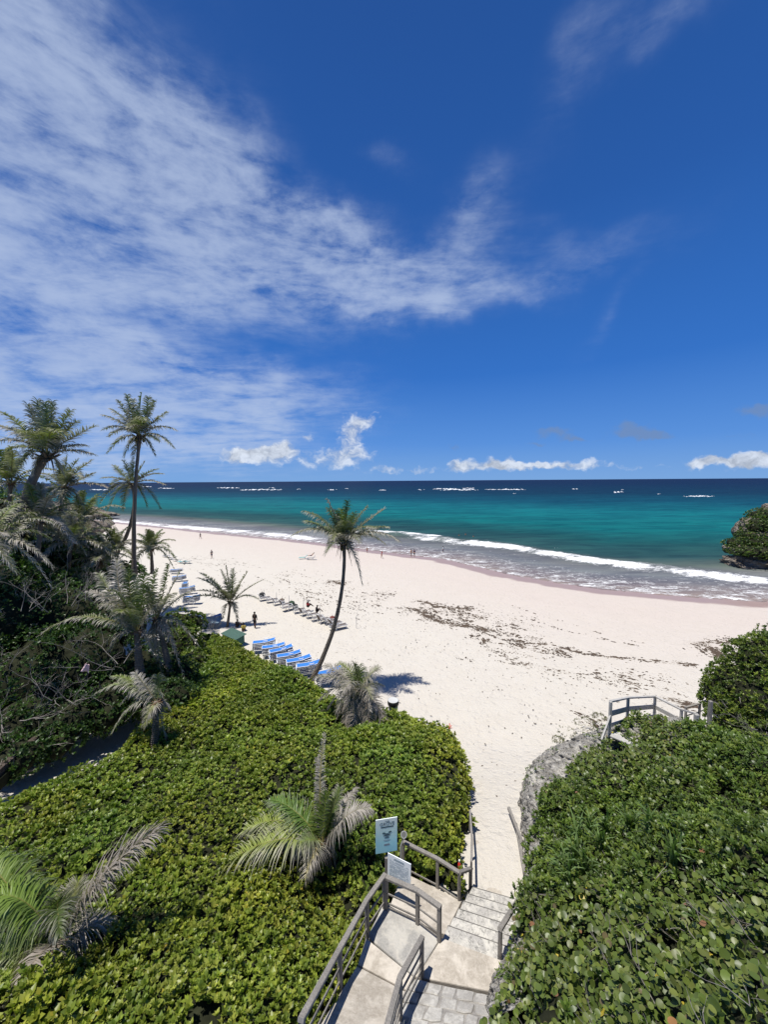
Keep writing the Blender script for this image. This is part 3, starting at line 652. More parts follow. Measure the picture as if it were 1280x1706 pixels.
# ------------------------------------------------------------------ right slope
HR_POLY = C3([(914, 1308, 3.1), (950, 1284, 3.5), (992, 1262, 3.9), (1016, 1230, 4.3), (1060, 1195, 4.8), (1100, 1188, 5.0), (1140, 1200, 5.2), (1175, 1215, 5.6), (1285, 1225, 6.6), (1450, 1240, 7.5)]) + \
    [(26, 10, 8), (24, 2.5, 8), (2.2, 2.5, 5)] + C3([(775, 1790, 5.2), (800, 1720, 4.8), (828, 1655, 4.4), (858, 1600, 4.0), (868, 1540, 3.7), (872, 1500, 3.5), (878, 1450, 3.4), (893, 1400, 3.4), (898, 1346, 3.2)])
HR_CTRL = C3([(920, 1300, 3.3), (1000, 1252, 4.4), (1090, 1192, 5.2), (1200, 1225, 6.2), (1280, 1250, 7.0), (900, 1380, 3.6), (900, 1450, 3.9), (1000, 1340, 4.6), (1000, 1430, 5.2), (1150, 1400, 7.0), (1280, 1400, 8.0), (870, 1580, 4.3), (950, 1570, 5.6),
              (1100, 1560, 7.2), (1280, 1550, 8.6), (830, 1700, 4.8), (950, 1690, 6.3), (1100, 1700, 7.8), (1280, 1706, 9.2), (1500, 1700, 10), (1150, 1290, 6.2), (1060, 1280, 5.2)])
hrbase = lambda x, y: idw(x, y, HR_CTRL) - 1.3
X, Y, Z, mask = hfield(HR_POLY, HR_CTRL, 0.13, 0.2, 13, 0.7, hrbase)
VR, FR = grid_mesh(X, Y, Z, mask)
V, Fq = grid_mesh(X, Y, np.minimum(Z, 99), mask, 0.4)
hillside = link('hillside', mesh_from('hillside', V, Fq, M['earth_shade'], True), kind='structure')
sl_ = thing('slope_shrubs', 'dense dark green shrubs with small glossy leaves covering the right hand slope', 'shrubs')
def pixel(p):
    q = (p - np.array([0, 0, CAMZ])) @ np.array(RM); z = -q[:, 2]
    return q[:, 0] / z * F + CX, CY - q[:, 1] / z * F
def grape_w(c):   # where the big round sea grape leaves take over: the near corner of the slope, and its far tip
    x, y = pixel(c); y = y + 60 * (vnoise(c[:, 0] / .8, c[:, 1] / .8, 33) - .5)
    return np.clip(sstep(1440, 1540, y - (x - 1000) * -0.10), 0, 1) + 0.9 * sstep(1330, 1250, y) * sstep(1180, 1120, x)
p, nn = sample(VR, FR, 1.0, lambda c: np.clip(16000 / cam_dist(c) ** 2, 110, 260) * (1.03 - np.clip(grape_w(c), 0, 1)) * (vnoise(c[:, 0] / 0.4, c[:, 1] / 0.4, 15) > 0.12))
k = in_view(p, 120); p, nn = p[k], nn[k]; D = cam_dist(p); print('right rosettes', len(p))
p = p + nn * rng.normal(-.04, .11, (len(p), 1)); ax = nrmz(nn * .6 + np.array([-.1, 0, .7]) + rng.normal(0, .4, p.shape))
sz = np.clip(0.10 + .004 * (D - 7), .085, .17) * rng.uniform(.7, 1.35, len(p))
Vl, Fl, Cl = rosettes(p, ax, sz * 1.1, 7, MIXG, 1.1, HEX, .38)
Cl = Cl * (0.95 + 0.7 * fbm(Vl[:, 0] / 1.1, Vl[:, 1] / 1.1, 3, 47))[:, None]
link('leaves', mesh_from('slope_leaves', Vl, Fl, M['leaf'], False, Cl), sl_, kind='stuff')
p, nn = sample(VR, FR, 1.0, lambda c: 5.0 * (vnoise(c[:, 0] / 0.7, c[:, 1] / 0.7, 29) > 0.58)); k = in_view(p)
twigs('twigs', p[k] - nn[k] * .1, nn[k] * .5 + np.array([-.3, 0, .3]), rng.uniform(.2, .6, k.sum()), sl_, kind='stuff')
# sea grape: the largest leaves singly, the rest as one mass
GR = np.array([(0.12, 0.165, 0.03), (0.15, 0.19, 0.038), (0.10, 0.14, 0.028), (0.16, 0.185, 0.045), (0.085, 0.12, 0.025)])
def grape_cols(n):
    c = GR[rng.integers(0, len(GR), n)] * rng.uniform(.6, 1.2, (n, 1)); u = rng.random(n)
    c[u < .012] = (0.24, 0.12, 0.06); c[u < .006] = (0.50, 0.40, 0.05); c[(u > .012) & (u < .03)] = (0.15, 0.12, 0.06); return c
p, nn = sample(VR, FR, 1.0, lambda c: 300 * np.clip(grape_w(c), 0, 1) * (vnoise(c[:, 0] / .35, c[:, 1] / .35, 35) > .28))
k = in_view(p, 60); p, nn = p[k], nn[k]; D = cam_dist(p); n = len(p); print('grape leaves', n)
L = .035 + .085 * rng.random(n) ** .8 * np.where(D > 12, 1.15, 1.0); p = p + nn * (.13 - .5 * rng.random((n, 1)) ** 1.4)
dr = rng.normal(0, 1, (n, 3)) + nn * .25; up = nn * .5 + np.array([-.15, -.25, .75]) + rng.normal(0, .38, (n, 3)); cc = grape_cols(n)
order = np.argsort(-(L / D)); big = order[:290]; rest = order[290:]
sg = thing('sea_grape_shrub', 'sea grape shrub with big round leaves in the near right corner of the slope', 'shrub')
Vl, Fl, Cl = leaves(p[rest], dr[rest], up[rest], L[rest], L[rest] * 1.0, cc[rest], ROUND)
link('leaves', mesh_from('sea_grape_leaves', Vl, Fl, M['leaf'], False, Cl), sg, kind='stuff')
tvr, tfr = ROUND
gmesh = []
for ci in range(8):
    col = GR[ci % 5] * (0.7 + .1 * ci) if ci < 6 else np.array([(0.55, 0.42, 0.05), (0.32, 0.16, 0.06)][ci - 6])
    gmesh.append(mesh_from('sea_grape_leaf', tvr, tfr, M['leaf'], False, np.repeat(col[None], len(tvr), 0)))
for j, i in enumerate(big):
    o = link('leaf', gmesh[j % 6 if j % 61 else 6 + (j // 61) % 2], sg)
    d = Vector(dr[i]).normalized(); s3 = d.cross(Vector(up[i])).normalized(); nz = s3.cross(d)
    m = Matrix((d, s3, nz)).transposed().to_4x4(); o.matrix_world = Matrix.Translation(Vector(p[i]) + nz * .02) @ m @ Matrix.Diagonal((L[i], L[i], L[i], 1))
k = rng.choice(n, 150, False); twigs('twigs', p[k] - nn[k] * .15, nn[k] * .7 + np.array([-.4, 0, .2]), rng.uniform(.3, .8, 150), sg, r=.008, kind='stuff')
# strap-leaved lilies
SP = [(985, 1395, 4.9), (1010, 1388, 5.2), (965, 1420, 4.7), (958, 1450, 4.8), (975, 1470, 5.0), (940, 1440, 4.5), (1000, 1420, 5.2), (950, 1485, 4.9), (1120, 1440, 6.9), (1085, 1405, 6.2), (1050, 1370, 5.6)]
for j, (x, y, z) in enumerate(SP):
    q = np.array(G(x, y, z)); zz = idw(q[0], q[1], HR_CTRL) + .02; n = 24
    a = rng.uniform(0, 6.28, n); tl = rng.uniform(.15, .8, n)
    d = np.stack([np.cos(a) * np.sin(tl), np.sin(a) * np.sin(tl), np.cos(tl)], 1) + np.array([-.25, -.2, 0]); L = rng.uniform(.5, .95, n)
    c = np.array([(0.15, 0.22, 0.075)]) * rng.uniform(.7, 1.4, (n, 1))
    V, Fs, Cc = leaves(np.repeat([[q[0], q[1], zz]], n, 0) + rng.normal(0, .04, (n, 3)), d, np.repeat([[0, 0, 1.0]], n, 0), L, np.full(n, .055), c, STRAP)
    V = V - np.array([q[0], q[1], zz]); lab = ['topmost strap-leaved lily in the patch on the slope', 'strap-leaved lily at the upper right of the lily patch', 'lily with pale strap leaves nearest the rock face, upper one', 'strap-leaved lily in the middle of the patch on the slope', 'strap-leaved lily low in the patch, right side', 'strap-leaved lily at the left rim of the patch beside the rock', 'strap-leaved lily right of the middle of the patch', 'lowest strap-leaved lily, just above the sea grape leaves', 'solitary strap-leaved lily far up the slope to the right', 'strap-leaved lily on its own between shrubs higher on the slope', 'small strap-leaved lily standing highest among the slope shrubs'][j]
    link('lily', mesh_from('lily_leaves', V, Fs, M['leaf'], False, Cc), None, lab, 'lily', 'strap-leaved lilies on the right slope', None, (q[0], q[1], zz))

# ------------------------------------------------------------------ bushes made of leaf shells round lumpy bodies
DM = 2.6
def bush(name, label, cat, lumps, pal, size, dens, tpl=KITE, K=6, wf=.55, group=None, twn=0, parent=None, drop=0.0, kind=None, twl=.8, hull=True):
    """lumps: (centre xyz, radii xyz)"""
    o = thing(name, label, cat, lumps[0][0], group=group) if label else parent
    org = np.array(lumps[0][0]) if label else np.zeros(3)
    P_ = []; N_ = []; mb = MB()
    for (c, r) in lumps:
        c = np.array(c, float); r = np.array(r, float); m = int(dens * DM * 4 * math.pi * ((r[0]*r[1]) ** .8 + (r[0]*r[2]) ** .8 + (r[1]*r[2]) ** .8) / 3 * .8)
        d = nrmz(rng.normal(size=(m, 3))); d = d[d[:, 2] > -.45]
        k = 1 + 0.5 * fbm(d[:, 0] * 2.2 + c[0], d[:, 1] * 2.2 + d[:, 2] * 3.1 + c[1], 3, 6) - np.abs(rng.normal(0, .09, len(d)))
        P_.append(c + d * r * k[:, None]); N_.append(nrmz(d / r))
        V = []; nn_ = 10
        for i in range(7):
            th = math.pi * i / 6
            for j in range(nn_):
                ph = 2 * math.pi * j / nn_; dd = np.array([math.sin(th) * math.cos(ph), math.sin(th) * math.sin(ph), math.cos(th)])
                V.append(c - org + dd * r * (0.74 + 0.12 * math.sin(3 * ph + i)))
        mb.add(V, [(i*nn_+j, i*nn_+(j+1) % nn_, (i+1)*nn_+(j+1) % nn_, (i+1)*nn_+j) for i in range(6) for j in range(nn_)])
    p = np.concatenate(P_); n_ = np.concatenate(N_)
    # drop points swallowed by other lumps
    keep = np.ones(len(p), bool)
    for (c, r) in lumps: keep &= (((p - np.array(c)) / np.array(r)) ** 2).sum(1) > .62
    keep &= p[:, 2] > -0.2; keep &= rng.random(len(p)) > drop * (vnoise(p[:, 0] * 1.3, p[:, 1] * 1.3 + p[:, 2], 8) > .5)
    p, n_ = p[keep], n_[keep]
    ax = nrmz(n_ * .8 + np.array([0, 0, .45]) + rng.normal(0, .4, p.shape))
    V, Fs, C = rosettes(p - org, ax, size * rng.uniform(.7, 1.3, len(p)), K, pal, 1.1, tpl, wf)
    C = C * (1 + 0.6 * fbm(V[:, 0] / 1.1 + V[:, 2], V[:, 1] / 1.1, 3, 3))[:, None]
    mb.build('branches', M['earth_shade'], o, True, kind='stuff') if hull else None  # closed dark shell inside each lump, shade put into its colour
    link('leaves', mesh_from(name + '_leaves', V, Fs, M['leaf'], False, C), o, kind='stuff')
    if twn:
        k = rng.choice(len(p), min(twn, len(p)), False); twigs('twigs', p[k] - org, n_[k], rng.uniform(.4, 1.0, len(k)) * twl, o, r=.012, kind='stuff')
    return o
def L3(px, py, D, rx, rz, ry=None):
    q = P(px, py, D); return (tuple(q), (rx, ry or rx, rz))
# ------------------------------------------------------------------ palms
GREENS = np.array([(0.085, 0.125, 0.022), (0.11, 0.15, 0.025), (0.07, 0.11, 0.02), (0.14, 0.165, 0.03)])
GREY = np.array((0.40, 0.36, 0.315)); BROWN = np.array((0.17, 0.125, 0.085))
def frond_arrays(c, tip, arch=.25, pairs=46, ll=0.75, dead=0.3, hang=0.6, width=.035, seg=3, side=None, wind=(0, 0, 0), col=None, bare=0.12, messy=.12, fold=1.0):
    """one coconut frond: midrib from c to tip with drooping leaflets on both sides"""
    side = rng.normal(0, .07) if side is None else side
    c = np.array(c, float); tip = np.array(tip, float); Lf = np.linalg.norm(tip - c)
    ctrl = c + (tip - c) * 0.48 + np.array([0, 0, arch * Lf * 1.6]) + side * Lf * nrmz(np.cross(tip - c, np.array([0, 0, 1.0])))
    def B(u): u = u[:, None]; return (1-u)**2 * c + 2*u*(1-u) * ctrl + u*u * tip
    def T(u): u = u[:, None]; return nrmz(2*(1-u)*(ctrl - c) + 2*u*(tip - ctrl))
    col = GREENS[rng.integers(0, 4)] * rng.uniform(.75, 1.2) if col is None else np.array(col)
    width = width * 1.75; ll = ll * (1.3 if seg == 2 else 1.15); pairs = int(pairs * 1.25); arch = arch * 1.25 + .03
    V = []; Fs = []; C = []; o = 0
    # midrib
    ur = np.linspace(0, 1, 9); rp = B(ur); rt = T(ur); r = 0.035 * (1.05 - ur) * (Lf / 3.2) + .004
    sd_ = nrmz(np.cross(rt, np.array([0, 0, 1.0])) + 1e-4); nm = np.cross(sd_, rt)
    ring = np.stack([rp + sd_ * r[:, None], rp + nm * r[:, None] * .8, rp - sd_ * r[:, None], rp - nm * r[:, None] * .5], 1).reshape(-1, 3)
    f = [(i*4+k, i*4+(k+1) % 4, (i+1)*4+(k+1) % 4) for i in range(8) for k in range(4)] + [(i*4+k, (i+1)*4+(k+1) % 4, (i+1)*4+k) for i in range(8) for k in range(4)]
    rc = np.array((0.22, 0.20, 0.05)) * (1 - dead) + np.array((0.24, 0.18, 0.12)) * dead
    V.append(ring); Fs.append(np.array(f)); C.append(np.repeat(rc[None], 36, 0)); o = 36
    u = np.linspace(bare, 0.995, pairs) + rng.normal(0, .25 / pairs, pairs); u = np.clip(u, .05, 1.0)
    bp = B(u); bt = T(u); s3 = nrmz(np.cross(bt, np.array([0, 0, 1.0])) + 1e-4); n3 = np.cross(s3, bt)
    prof = np.minimum(1, .35 + 2.4 * u) * np.sqrt(np.clip(1.12 - u, .05, 1)) ; wv = np.array(wind)
    for sg_ in (-1, 1):
        L = ll * prof * rng.uniform(.8, 1.15, pairs) * np.where(rng.random(pairs) < .04, .4, 1)
        spread = fold * np.clip(1.32 - .68 * u, .3, 1.3) + rng.normal(0, messy, pairs)
        d = nrmz(bt * np.cos(spread)[:, None] + sg_ * s3 * np.sin(spread)[:, None] + n3 * (.28 + rng.normal(0, messy, pairs))[:, None])
        h = hang * rng.uniform(.75, 1.3, pairs)
        pos = bp.copy(); cur = d.copy(); cols = []; pts = []; wd = []
        for k in range(seg + 1):
            v = k / seg; pts.append(pos.copy()); wd.append(width * (Lf / 3.2) ** .5 * (1.0 if k == 0 else (1 - v) ** .6) * (0.8 if k == 0 else 1))
            dk_ = np.clip(dead * 1.9 - .55 + 1.1 * v * (dead > .02) + rng.normal(0, .13, pairs), 0, 1)[:, None]
            gc = GREY * (1 - .35 * rng.random()) if dead < .9 else (GREY * .6 + BROWN * .4)
            cols.append((col * (1 - dk_) + gc * dk_) * rng.uniform(.85, 1.12, (pairs, 1)))
            pos = pos + cur * (L / seg)[:, None]; cur = nrmz(cur + np.array([0, 0, -1.0]) * (h * 1.5 / seg * (1 + k * .6))[:, None] + wv * (1.2 / seg) + rng.normal(0, .06, (pairs, 3)))
        wdir = nrmz(bt + rng.normal(0, .25, (pairs, 3)))
        vs = []; cs = []
        for k in range(seg + 1):
            if k < seg: vs += [pts[k] - wdir * wd[k] / 2, pts[k] + wdir * wd[k] / 2]; cs += [cols[k], cols[k]]
            else: vs.append(pts[k]); cs.append(cols[k])
        nv = 2 * seg + 1; vv = np.stack(vs, 1).reshape(-1, 3); cc = np.stack(cs, 1).reshape(-1, 3)
        tf = []
        for k in range(seg - 1): tf += [(2*k, 2*k+1, 2*k+3), (2*k, 2*k+3, 2*k+2)]
        tf.append((2*seg-2, 2*seg-1, 2*seg))
        ff = (np.arange(pairs)[:, None, None] * nv + np.array(tf)[None]).reshape(-1, 3)
        V.append(vv); Fs.append(ff + o); C.append(cc); o += len(vv)
    return np.concatenate(V), np.concatenate(Fs), np.concatenate(C)
def palm(label, base, crown, fronds, r=.16, bend=(0, 0), pairs=44, ll=.75, hang=.6, width=.035, seg=3, wind=(-.1, 0, 0), nuts=0, boot=.35, group='coconut palms round the beach', skirt=0, lean_r=1.25, name='palm_tree'):
    base = Vector(base); crown = Vector(crown); t = thing(name, label, 'palm', base, group=group)
    Lb = (crown - base); pts = []; rad = []
    N = 18
    for i in range(N + 1):
        u = i / N; q = Lb * u + Vector((bend[0], bend[1], 0)) * (4 * u * (1 - u)) * (1 if True else 0)
        pts.append(q + Vector((random.uniform(-1, 1), random.uniform(-1, 1), 0)) * r * .07); rad.append(r * (lean_r - (lean_r - .8) * min(1, u * 1.3)) * (1 + .07 * (i % 2)) * (1.35 if i == 0 else 1))
    rad[-1] *= 1.35; rad[-2] *= 1.2
    MB().tube(pts, rad, 10).build('trunk', M['trunk'], t, True)
    cr = Lb
    if boot:   # fibrous leaf bases under the crown
        mb = MB()
        for k in range(14):
            a = k * 2.4; d = Vector((math.cos(a), math.sin(a), random.uniform(.1, .9))).normalized()
            s0 = cr + Vector((0, 0, -.25 - .02 * k)) * boot; mb.tube([s0, s0 + d * boot * .6, s0 + d * boot * 1.1 + Vector((0, 0, random.uniform(-.3, .2) * boot))], [r * .5, r * .32, r * .12], 5)
        for k in range(8):
            a = random.uniform(0, 6.28); d = Vector((math.cos(a), math.sin(a), -.3)); s0 = cr + Vector((0, 0, -.3)) * boot
            mb.tube([s0, s0 + d * boot * .7, s0 + d * boot * 1.0 + Vector((0, 0, -boot * random.uniform(.6, 1.7)))], [r * .2, r * .16, r * .05], 4)
        mb.build('leaf_bases', M['boot'], t, True)
    for k in range(nuts):
        a = k * 2.1; q = cr + Vector((math.cos(a) * r * 1.9, math.sin(a) * r * 1.9, -.35 - .1 * (k % 2)))
        MB().lathe((q.x, q.y, q.z - .12), [(.03, 0), (.09, .05), (.115, .12), (.09, .2), (.03, .25)], 8).build('coconut', M['nut'], t, True)
    for fdef in fronds:
        tip, kw = fdef; tipl = np.array(tip) - np.array(base)
        opt = dict(pairs=pairs, ll=ll, hang=hang, width=width, seg=seg, wind=wind); opt.update(kw)
        st = np.array(cr) + np.array([0, 0, -.05]); d = nrmz(tipl - st); st = st + d * r * .3
        V, Fs, C = frond_arrays(st, tipl, **opt)
        link('frond', mesh_from('palm_frond', V, Fs, M['frond'], False, C), t)
    return t
M['boot'] = simple('palm_fibre', (0.13, 0.085, 0.05), 0.95, 0.1, 0.4, 5.0)
M['nut'] = simple('coconut_husk', (0.12, 0.10, 0.03), 0.6, 0.3, 0.3, 6.0)
def tips(D, lst):
    """(px, py, depth offset, options) in the photograph -> world tips"""
    return [(tuple(P(x, y, D + dd)), kw) for x, y, dd, kw in lst]
g = lambda **k: k
def auto(c, n, L, up=.9, low=-.5, dead=.3, seed=0, full=True):
    """a natural crown: golden-angle fronds, erect in the middle and hanging outside"""
    r_ = random.Random(seed); out = []
    for k in range(n):
        a = k * 2.39996 + r_.uniform(-.25, .25); f = k / (n - 1); e = up * math.pi / 2 * (1 - f) ** 1.1 + low * f ** 1.5 * 1.2
        l = L * r_.uniform(.82, 1.08) * (0.8 + .3 * f)
        tip = (c[0] + math.cos(a) * math.cos(e) * l, c[1] + math.sin(a) * math.cos(e) * l, c[2] + math.sin(e) * l * .9)
        out.append((tip, g(dead=min(1, max(0, dead + r_.uniform(-.3, .3) + f * .35)), arch=.12 + .22 * f)))
    return out

# tall leaning palm in the middle
palm('tall leaning palm in the middle, beside the blue lounger stacks, crown against the sea', P(518, 1136, 27), P(573, 903, 26.2), tips(26.2, [
    (486, 893, -.3, g(arch=.24, dead=.45)), (508, 852, .3, g(arch=.17, dead=.25)), (510, 868, .9, g(arch=.12, dead=.2)), (530, 880, 1.5, g(arch=.2, dead=.35)), (545, 833, -.5, g(arch=.06, dead=.5, side=-.1)),
    (548, 848, .2, g(arch=.04, dead=.1)), (580, 836, 0, g(arch=.02, dead=0)), (570, 850, .8, g(arch=.05, dead=0)), (560, 852, -.6, g(arch=.04, dead=0)), (590, 856, -.9, g(arch=.06, dead=.05)), (611, 845, .3, g(arch=.07, dead=.2)), (640, 849, 0, g(arch=.05, dead=.55, hang=.4)),
    (646, 878, .6, g(arch=.12, dead=.3)), (666, 902, -.2, g(arch=.22, dead=.6)), (640, 905, 1.4, g(arch=.25, dead=.5)), (603, 972, -.4, g(arch=.42, dead=.7, hang=.9)), (543, 922, -.9, g(arch=.35, dead=.3)),
    (548, 905, 1.5, g(arch=.25, dead=.3)), (600, 905, -1.9, g(arch=.3, dead=.5)), (586, 942, .2, g(arch=.3, dead=.9, ll=.3)), (595, 938, -.2, g(arch=.3, dead=.9, ll=.3)), (625, 880, -1.5, g(arch=.2, dead=.35)), (575, 868, -1.6, g(arch=.16, dead=.3)), (555, 900, -2.0, g(arch=.3, dead=.4))]),
    r=.14, bend=(.75, 0), pairs=52, ll=.92, hang=1.05, width=.036, nuts=6, boot=.55)
# tall palm on the left
palm('tallest palm, left of the beach, its slim straight trunk rising above the horizon', P(224, 955, 37), P(233, 727, 36.5), tips(36.5, [
    (172, 692, 0, g(arch=.1, dead=.3)), (172, 716, .4, g(arch=.2, dead=.3)), (179, 755, -.3, g(arch=.25, dead=.3)), (197, 668, 0, g(arch=.04)), (186, 682, .8, g(arch=.07)), (212, 659, .4, g(arch=.02)), (236, 655, 0, g(arch=.01, dead=.1)),
    (222, 666, 1, g(arch=.02)), (258, 668, .3, g(arch=.04)), (247, 662, -.6, g(arch=.02)), (278, 687, 0, g(arch=.06)), (292, 716, .5, g(arch=.22, dead=.6)), (290, 747, -.4, g(arch=.25, dead=.3)), (258, 759, .3, g(arch=.28)), (207, 762, -.4, g(arch=.3)),
    (222, 768, .6, g(arch=.3, dead=.5)), (182, 727, 1.2, g(arch=.22, dead=.5)), (240, 700, -2.5, g(arch=.3)), (215, 712, -2.3, g(arch=.3, dead=.4)), (265, 735, 1.5, g(arch=.2))]),
    r=.17, bend=(-.25, 0), pairs=42, ll=.95, hang=.95, width=.055, seg=3, boot=.6, nuts=4)
palm('shorter curved palm growing close behind the tallest one', P(193, 925, 41), P(221, 806, 40), tips(40, [
    (170, 797, 0, g(arch=.12, dead=.4)), (167, 838, .3, g(arch=.25)), (180, 850, -.5, g(arch=.28)), (206, 768, 0, g(arch=.03)), (190, 776, .7, g(arch=.06)), (222, 770, 0, g(arch=.02)), (241, 770, .5, g(arch=.02)), (262, 782, 0, g(arch=.08)),
    (271, 790, .7, g(arch=.15, dead=.5)), (274, 808, -.4, g(arch=.14, dead=.7)), (267, 848, .2, g(arch=.28)), (185, 808, 1, g(arch=.2)), (245, 845, 1, g(arch=.3)), (205, 850, 1, g(arch=.3))]),
    r=.16, bend=(.8, 0), pairs=38, ll=.8, hang=.7, width=.06, seg=2)
palm('big palm at the left edge with a thick shaggy leaning trunk', P(38, 862, 29), P(79, 757, 28.5), tips(28.5, [
    (5, 688, 0, g(arch=.1, dead=.2)), (-20, 712, .4, g(arch=.18, dead=.5)), (-20, 740, -.4, g(arch=.2, dead=.6)), (46, 675, 0, g(arch=.05)), (62, 668, .5, g(arch=.03)), (88, 670, 0, g(arch=.02)), (75, 672, -.7, g(arch=.02)), (118, 685, 0, g(arch=.05, dead=.25)), (126, 703, .5, g(arch=.08, dead=.2)),
    (157, 711, 0, g(arch=.03, dead=.6, hang=.35)), (153, 757, .3, g(arch=.12, dead=.7)), (140, 742, 1, g(arch=.12, dead=.5)), (18, 748, -.8, g(arch=.2, dead=.05)), (34, 775, .3, g(arch=.3, dead=.4)), (55, 790, -.6, g(arch=.3, dead=.6)), (105, 790, .5, g(arch=.25, dead=.6)), (40, 720, -2.2, g(arch=.25, dead=.2)), (100, 720, -2.2, g(arch=.25, dead=.2)), (20, 715, 1.5, g(arch=.12))]),
    r=.30, bend=(-.35, 0), pairs=46, ll=1.15, hang=.8, width=.05, boot=.8)
palm('palm in front of the shaggy one, its fronds reaching over the far water', P(92, 900, 33), P(108, 812, 33), tips(33, [
    (152, 768, 0, g(arch=.04, dead=.6)), (155, 789, .4, g(arch=.03, dead=.7)), (130, 766, 0, g(arch=.04)), (112, 762, .5, g(arch=.02)), (92, 768, 0, g(arch=.03)), (178, 812, 0, g(arch=.12, dead=.9)), (112, 856, -.4, g(arch=.35)), (76, 832, 0, g(arch=.28)), (140, 850, .6, g(arch=.32)), (72, 790, .6, g(arch=.15)), (135, 800, -1.8, g(arch=.3, dead=.4)), (95, 850, -1, g(arch=.3, dead=.6))]),
    r=.18, pairs=40, ll=.85, hang=.75, width=.06, seg=2)
crowd = [('low palm at the far left edge under the big shaggy palm', (10, 905), (18, 805), 31, 3.0, .35), ('palm with dry grey fronds spreading over the left thicket', (60, 950), (68, 868), 29, 2.9, .7), ('dark palm above the rocks at the far end of the thicket', (130, 940), (138, 868), 36, 2.8, .55),
         ('small bushy palm just left of the tall slim trunk', (185, 960), (192, 915), 39, 2.2, .5), ('young palm right of the tall slim trunk at the edge of the sand', (254, 955), (252, 915), 43, 2.4, .35), ('palm with brown hanging fronds in the middle of the left thicket', (110, 990), (118, 905), 32, 2.9, .75),
         ('palm deep in the shade under the far left crowns', (30, 960), (38, 890), 33, 2.8, .6), ('palm half hidden behind grey branches near the tall slim trunk', (160, 985), (165, 935), 33, 2.4, .6), ('grey weathered palm at the left edge above the bare branches', (-30, 1010), (-18, 905), 24, 3.2, .6)]
for j, (lab, b, c, D, L, dd) in enumerate(crowd):
    c3 = P(c[0], c[1], D); L *= 1.3; palm(lab, P(b[0], b[1], D + .3), c3, auto(c3, 17, L, .95, -.75, max(.05, dd - .42), j), r=.17, pairs=36, ll=.8, hang=.95, width=.06, seg=3)
# palm by the green hut
palm('small palm beside the green hut, its fronds spread over the sand', P(377, 1062, 39), P(384, 1004, 39), tips(39, [
    (330, 963, 0, g(arch=.16)), (335, 955, .8, g(arch=.14)), (350, 965, -.8, g(arch=.1)), (376, 943, 0, g(arch=.01)), (368, 950, .5, g(arch=.02)), (388, 948, -.4, g(arch=.02)), (412, 953, 0, g(arch=.05, dead=.5)), (439, 966, .3, g(arch=.07, dead=.5)), (430, 998, 0, g(arch=.22, dead=.4)), (396, 1036, -.3, g(arch=.4, dead=.7)),
    (308, 999, 0, g(arch=.16, dead=.3)), (325, 985, .8, g(arch=.16)), (372, 1030, .3, g(arch=.35, dead=.6)), (400, 975, 1, g(arch=.1)), (365, 985, -1.5, g(arch=.25))]), r=.14, pairs=38, ll=.62, hang=.6, width=.06, seg=2)
# palm with a skirt of dead fronds at the far rim of the hedge
palm('low palm with a skirt of dead grey fronds at the hedge rim near the bin', P(600, 1235, 20.2), P(598, 1150, 20.4), tips(20.4, [
    (528, 1128, 0, g(arch=.16, dead=.6)), (533, 1166, .2, g(arch=.3, dead=.7)), (543, 1108, .6, g(arch=.14, dead=.7)), (566, 1105, 1, g(arch=.16, dead=.3, col=(.16, .2, .04))), (590, 1106, 0, g(arch=.03, dead=.05)), (598, 1110, .6, g(arch=.02, dead=.05)), (630, 1112, .3, g(arch=.14, dead=.5)), (634, 1140, .8, g(arch=.2, dead=.5)),
    (612, 1185, -.5, g(arch=.35, dead=.5)), (585, 1188, -.8, g(arch=.38, dead=.3)), (560, 1185, -.5, g(arch=.34, dead=.6)), (545, 1185, .3, g(arch=.3, dead=.8)), (572, 1150, -1.6, g(arch=.3, dead=.6)), (620, 1165, -1.4, g(arch=.3, dead=.5)),
    (585, 1222, -1.3, g(arch=.18, dead=1, hang=1)), (600, 1232, -1.2, g(arch=.25, dead=1)), (622, 1240, -1.5, g(arch=.25, dead=1)), (640, 1212, -.3, g(arch=.25, dead=1)), (655, 1245, -1.6, g(arch=.3, dead=1)), (632, 1195, .2, g(arch=.25, dead=1)), (575, 1205, -.8, g(arch=.2, dead=1)), (560, 1200, -.3, g(arch=.25, dead=1))]),
    r=.17, pairs=50, ll=.85, hang=.9, width=.036)
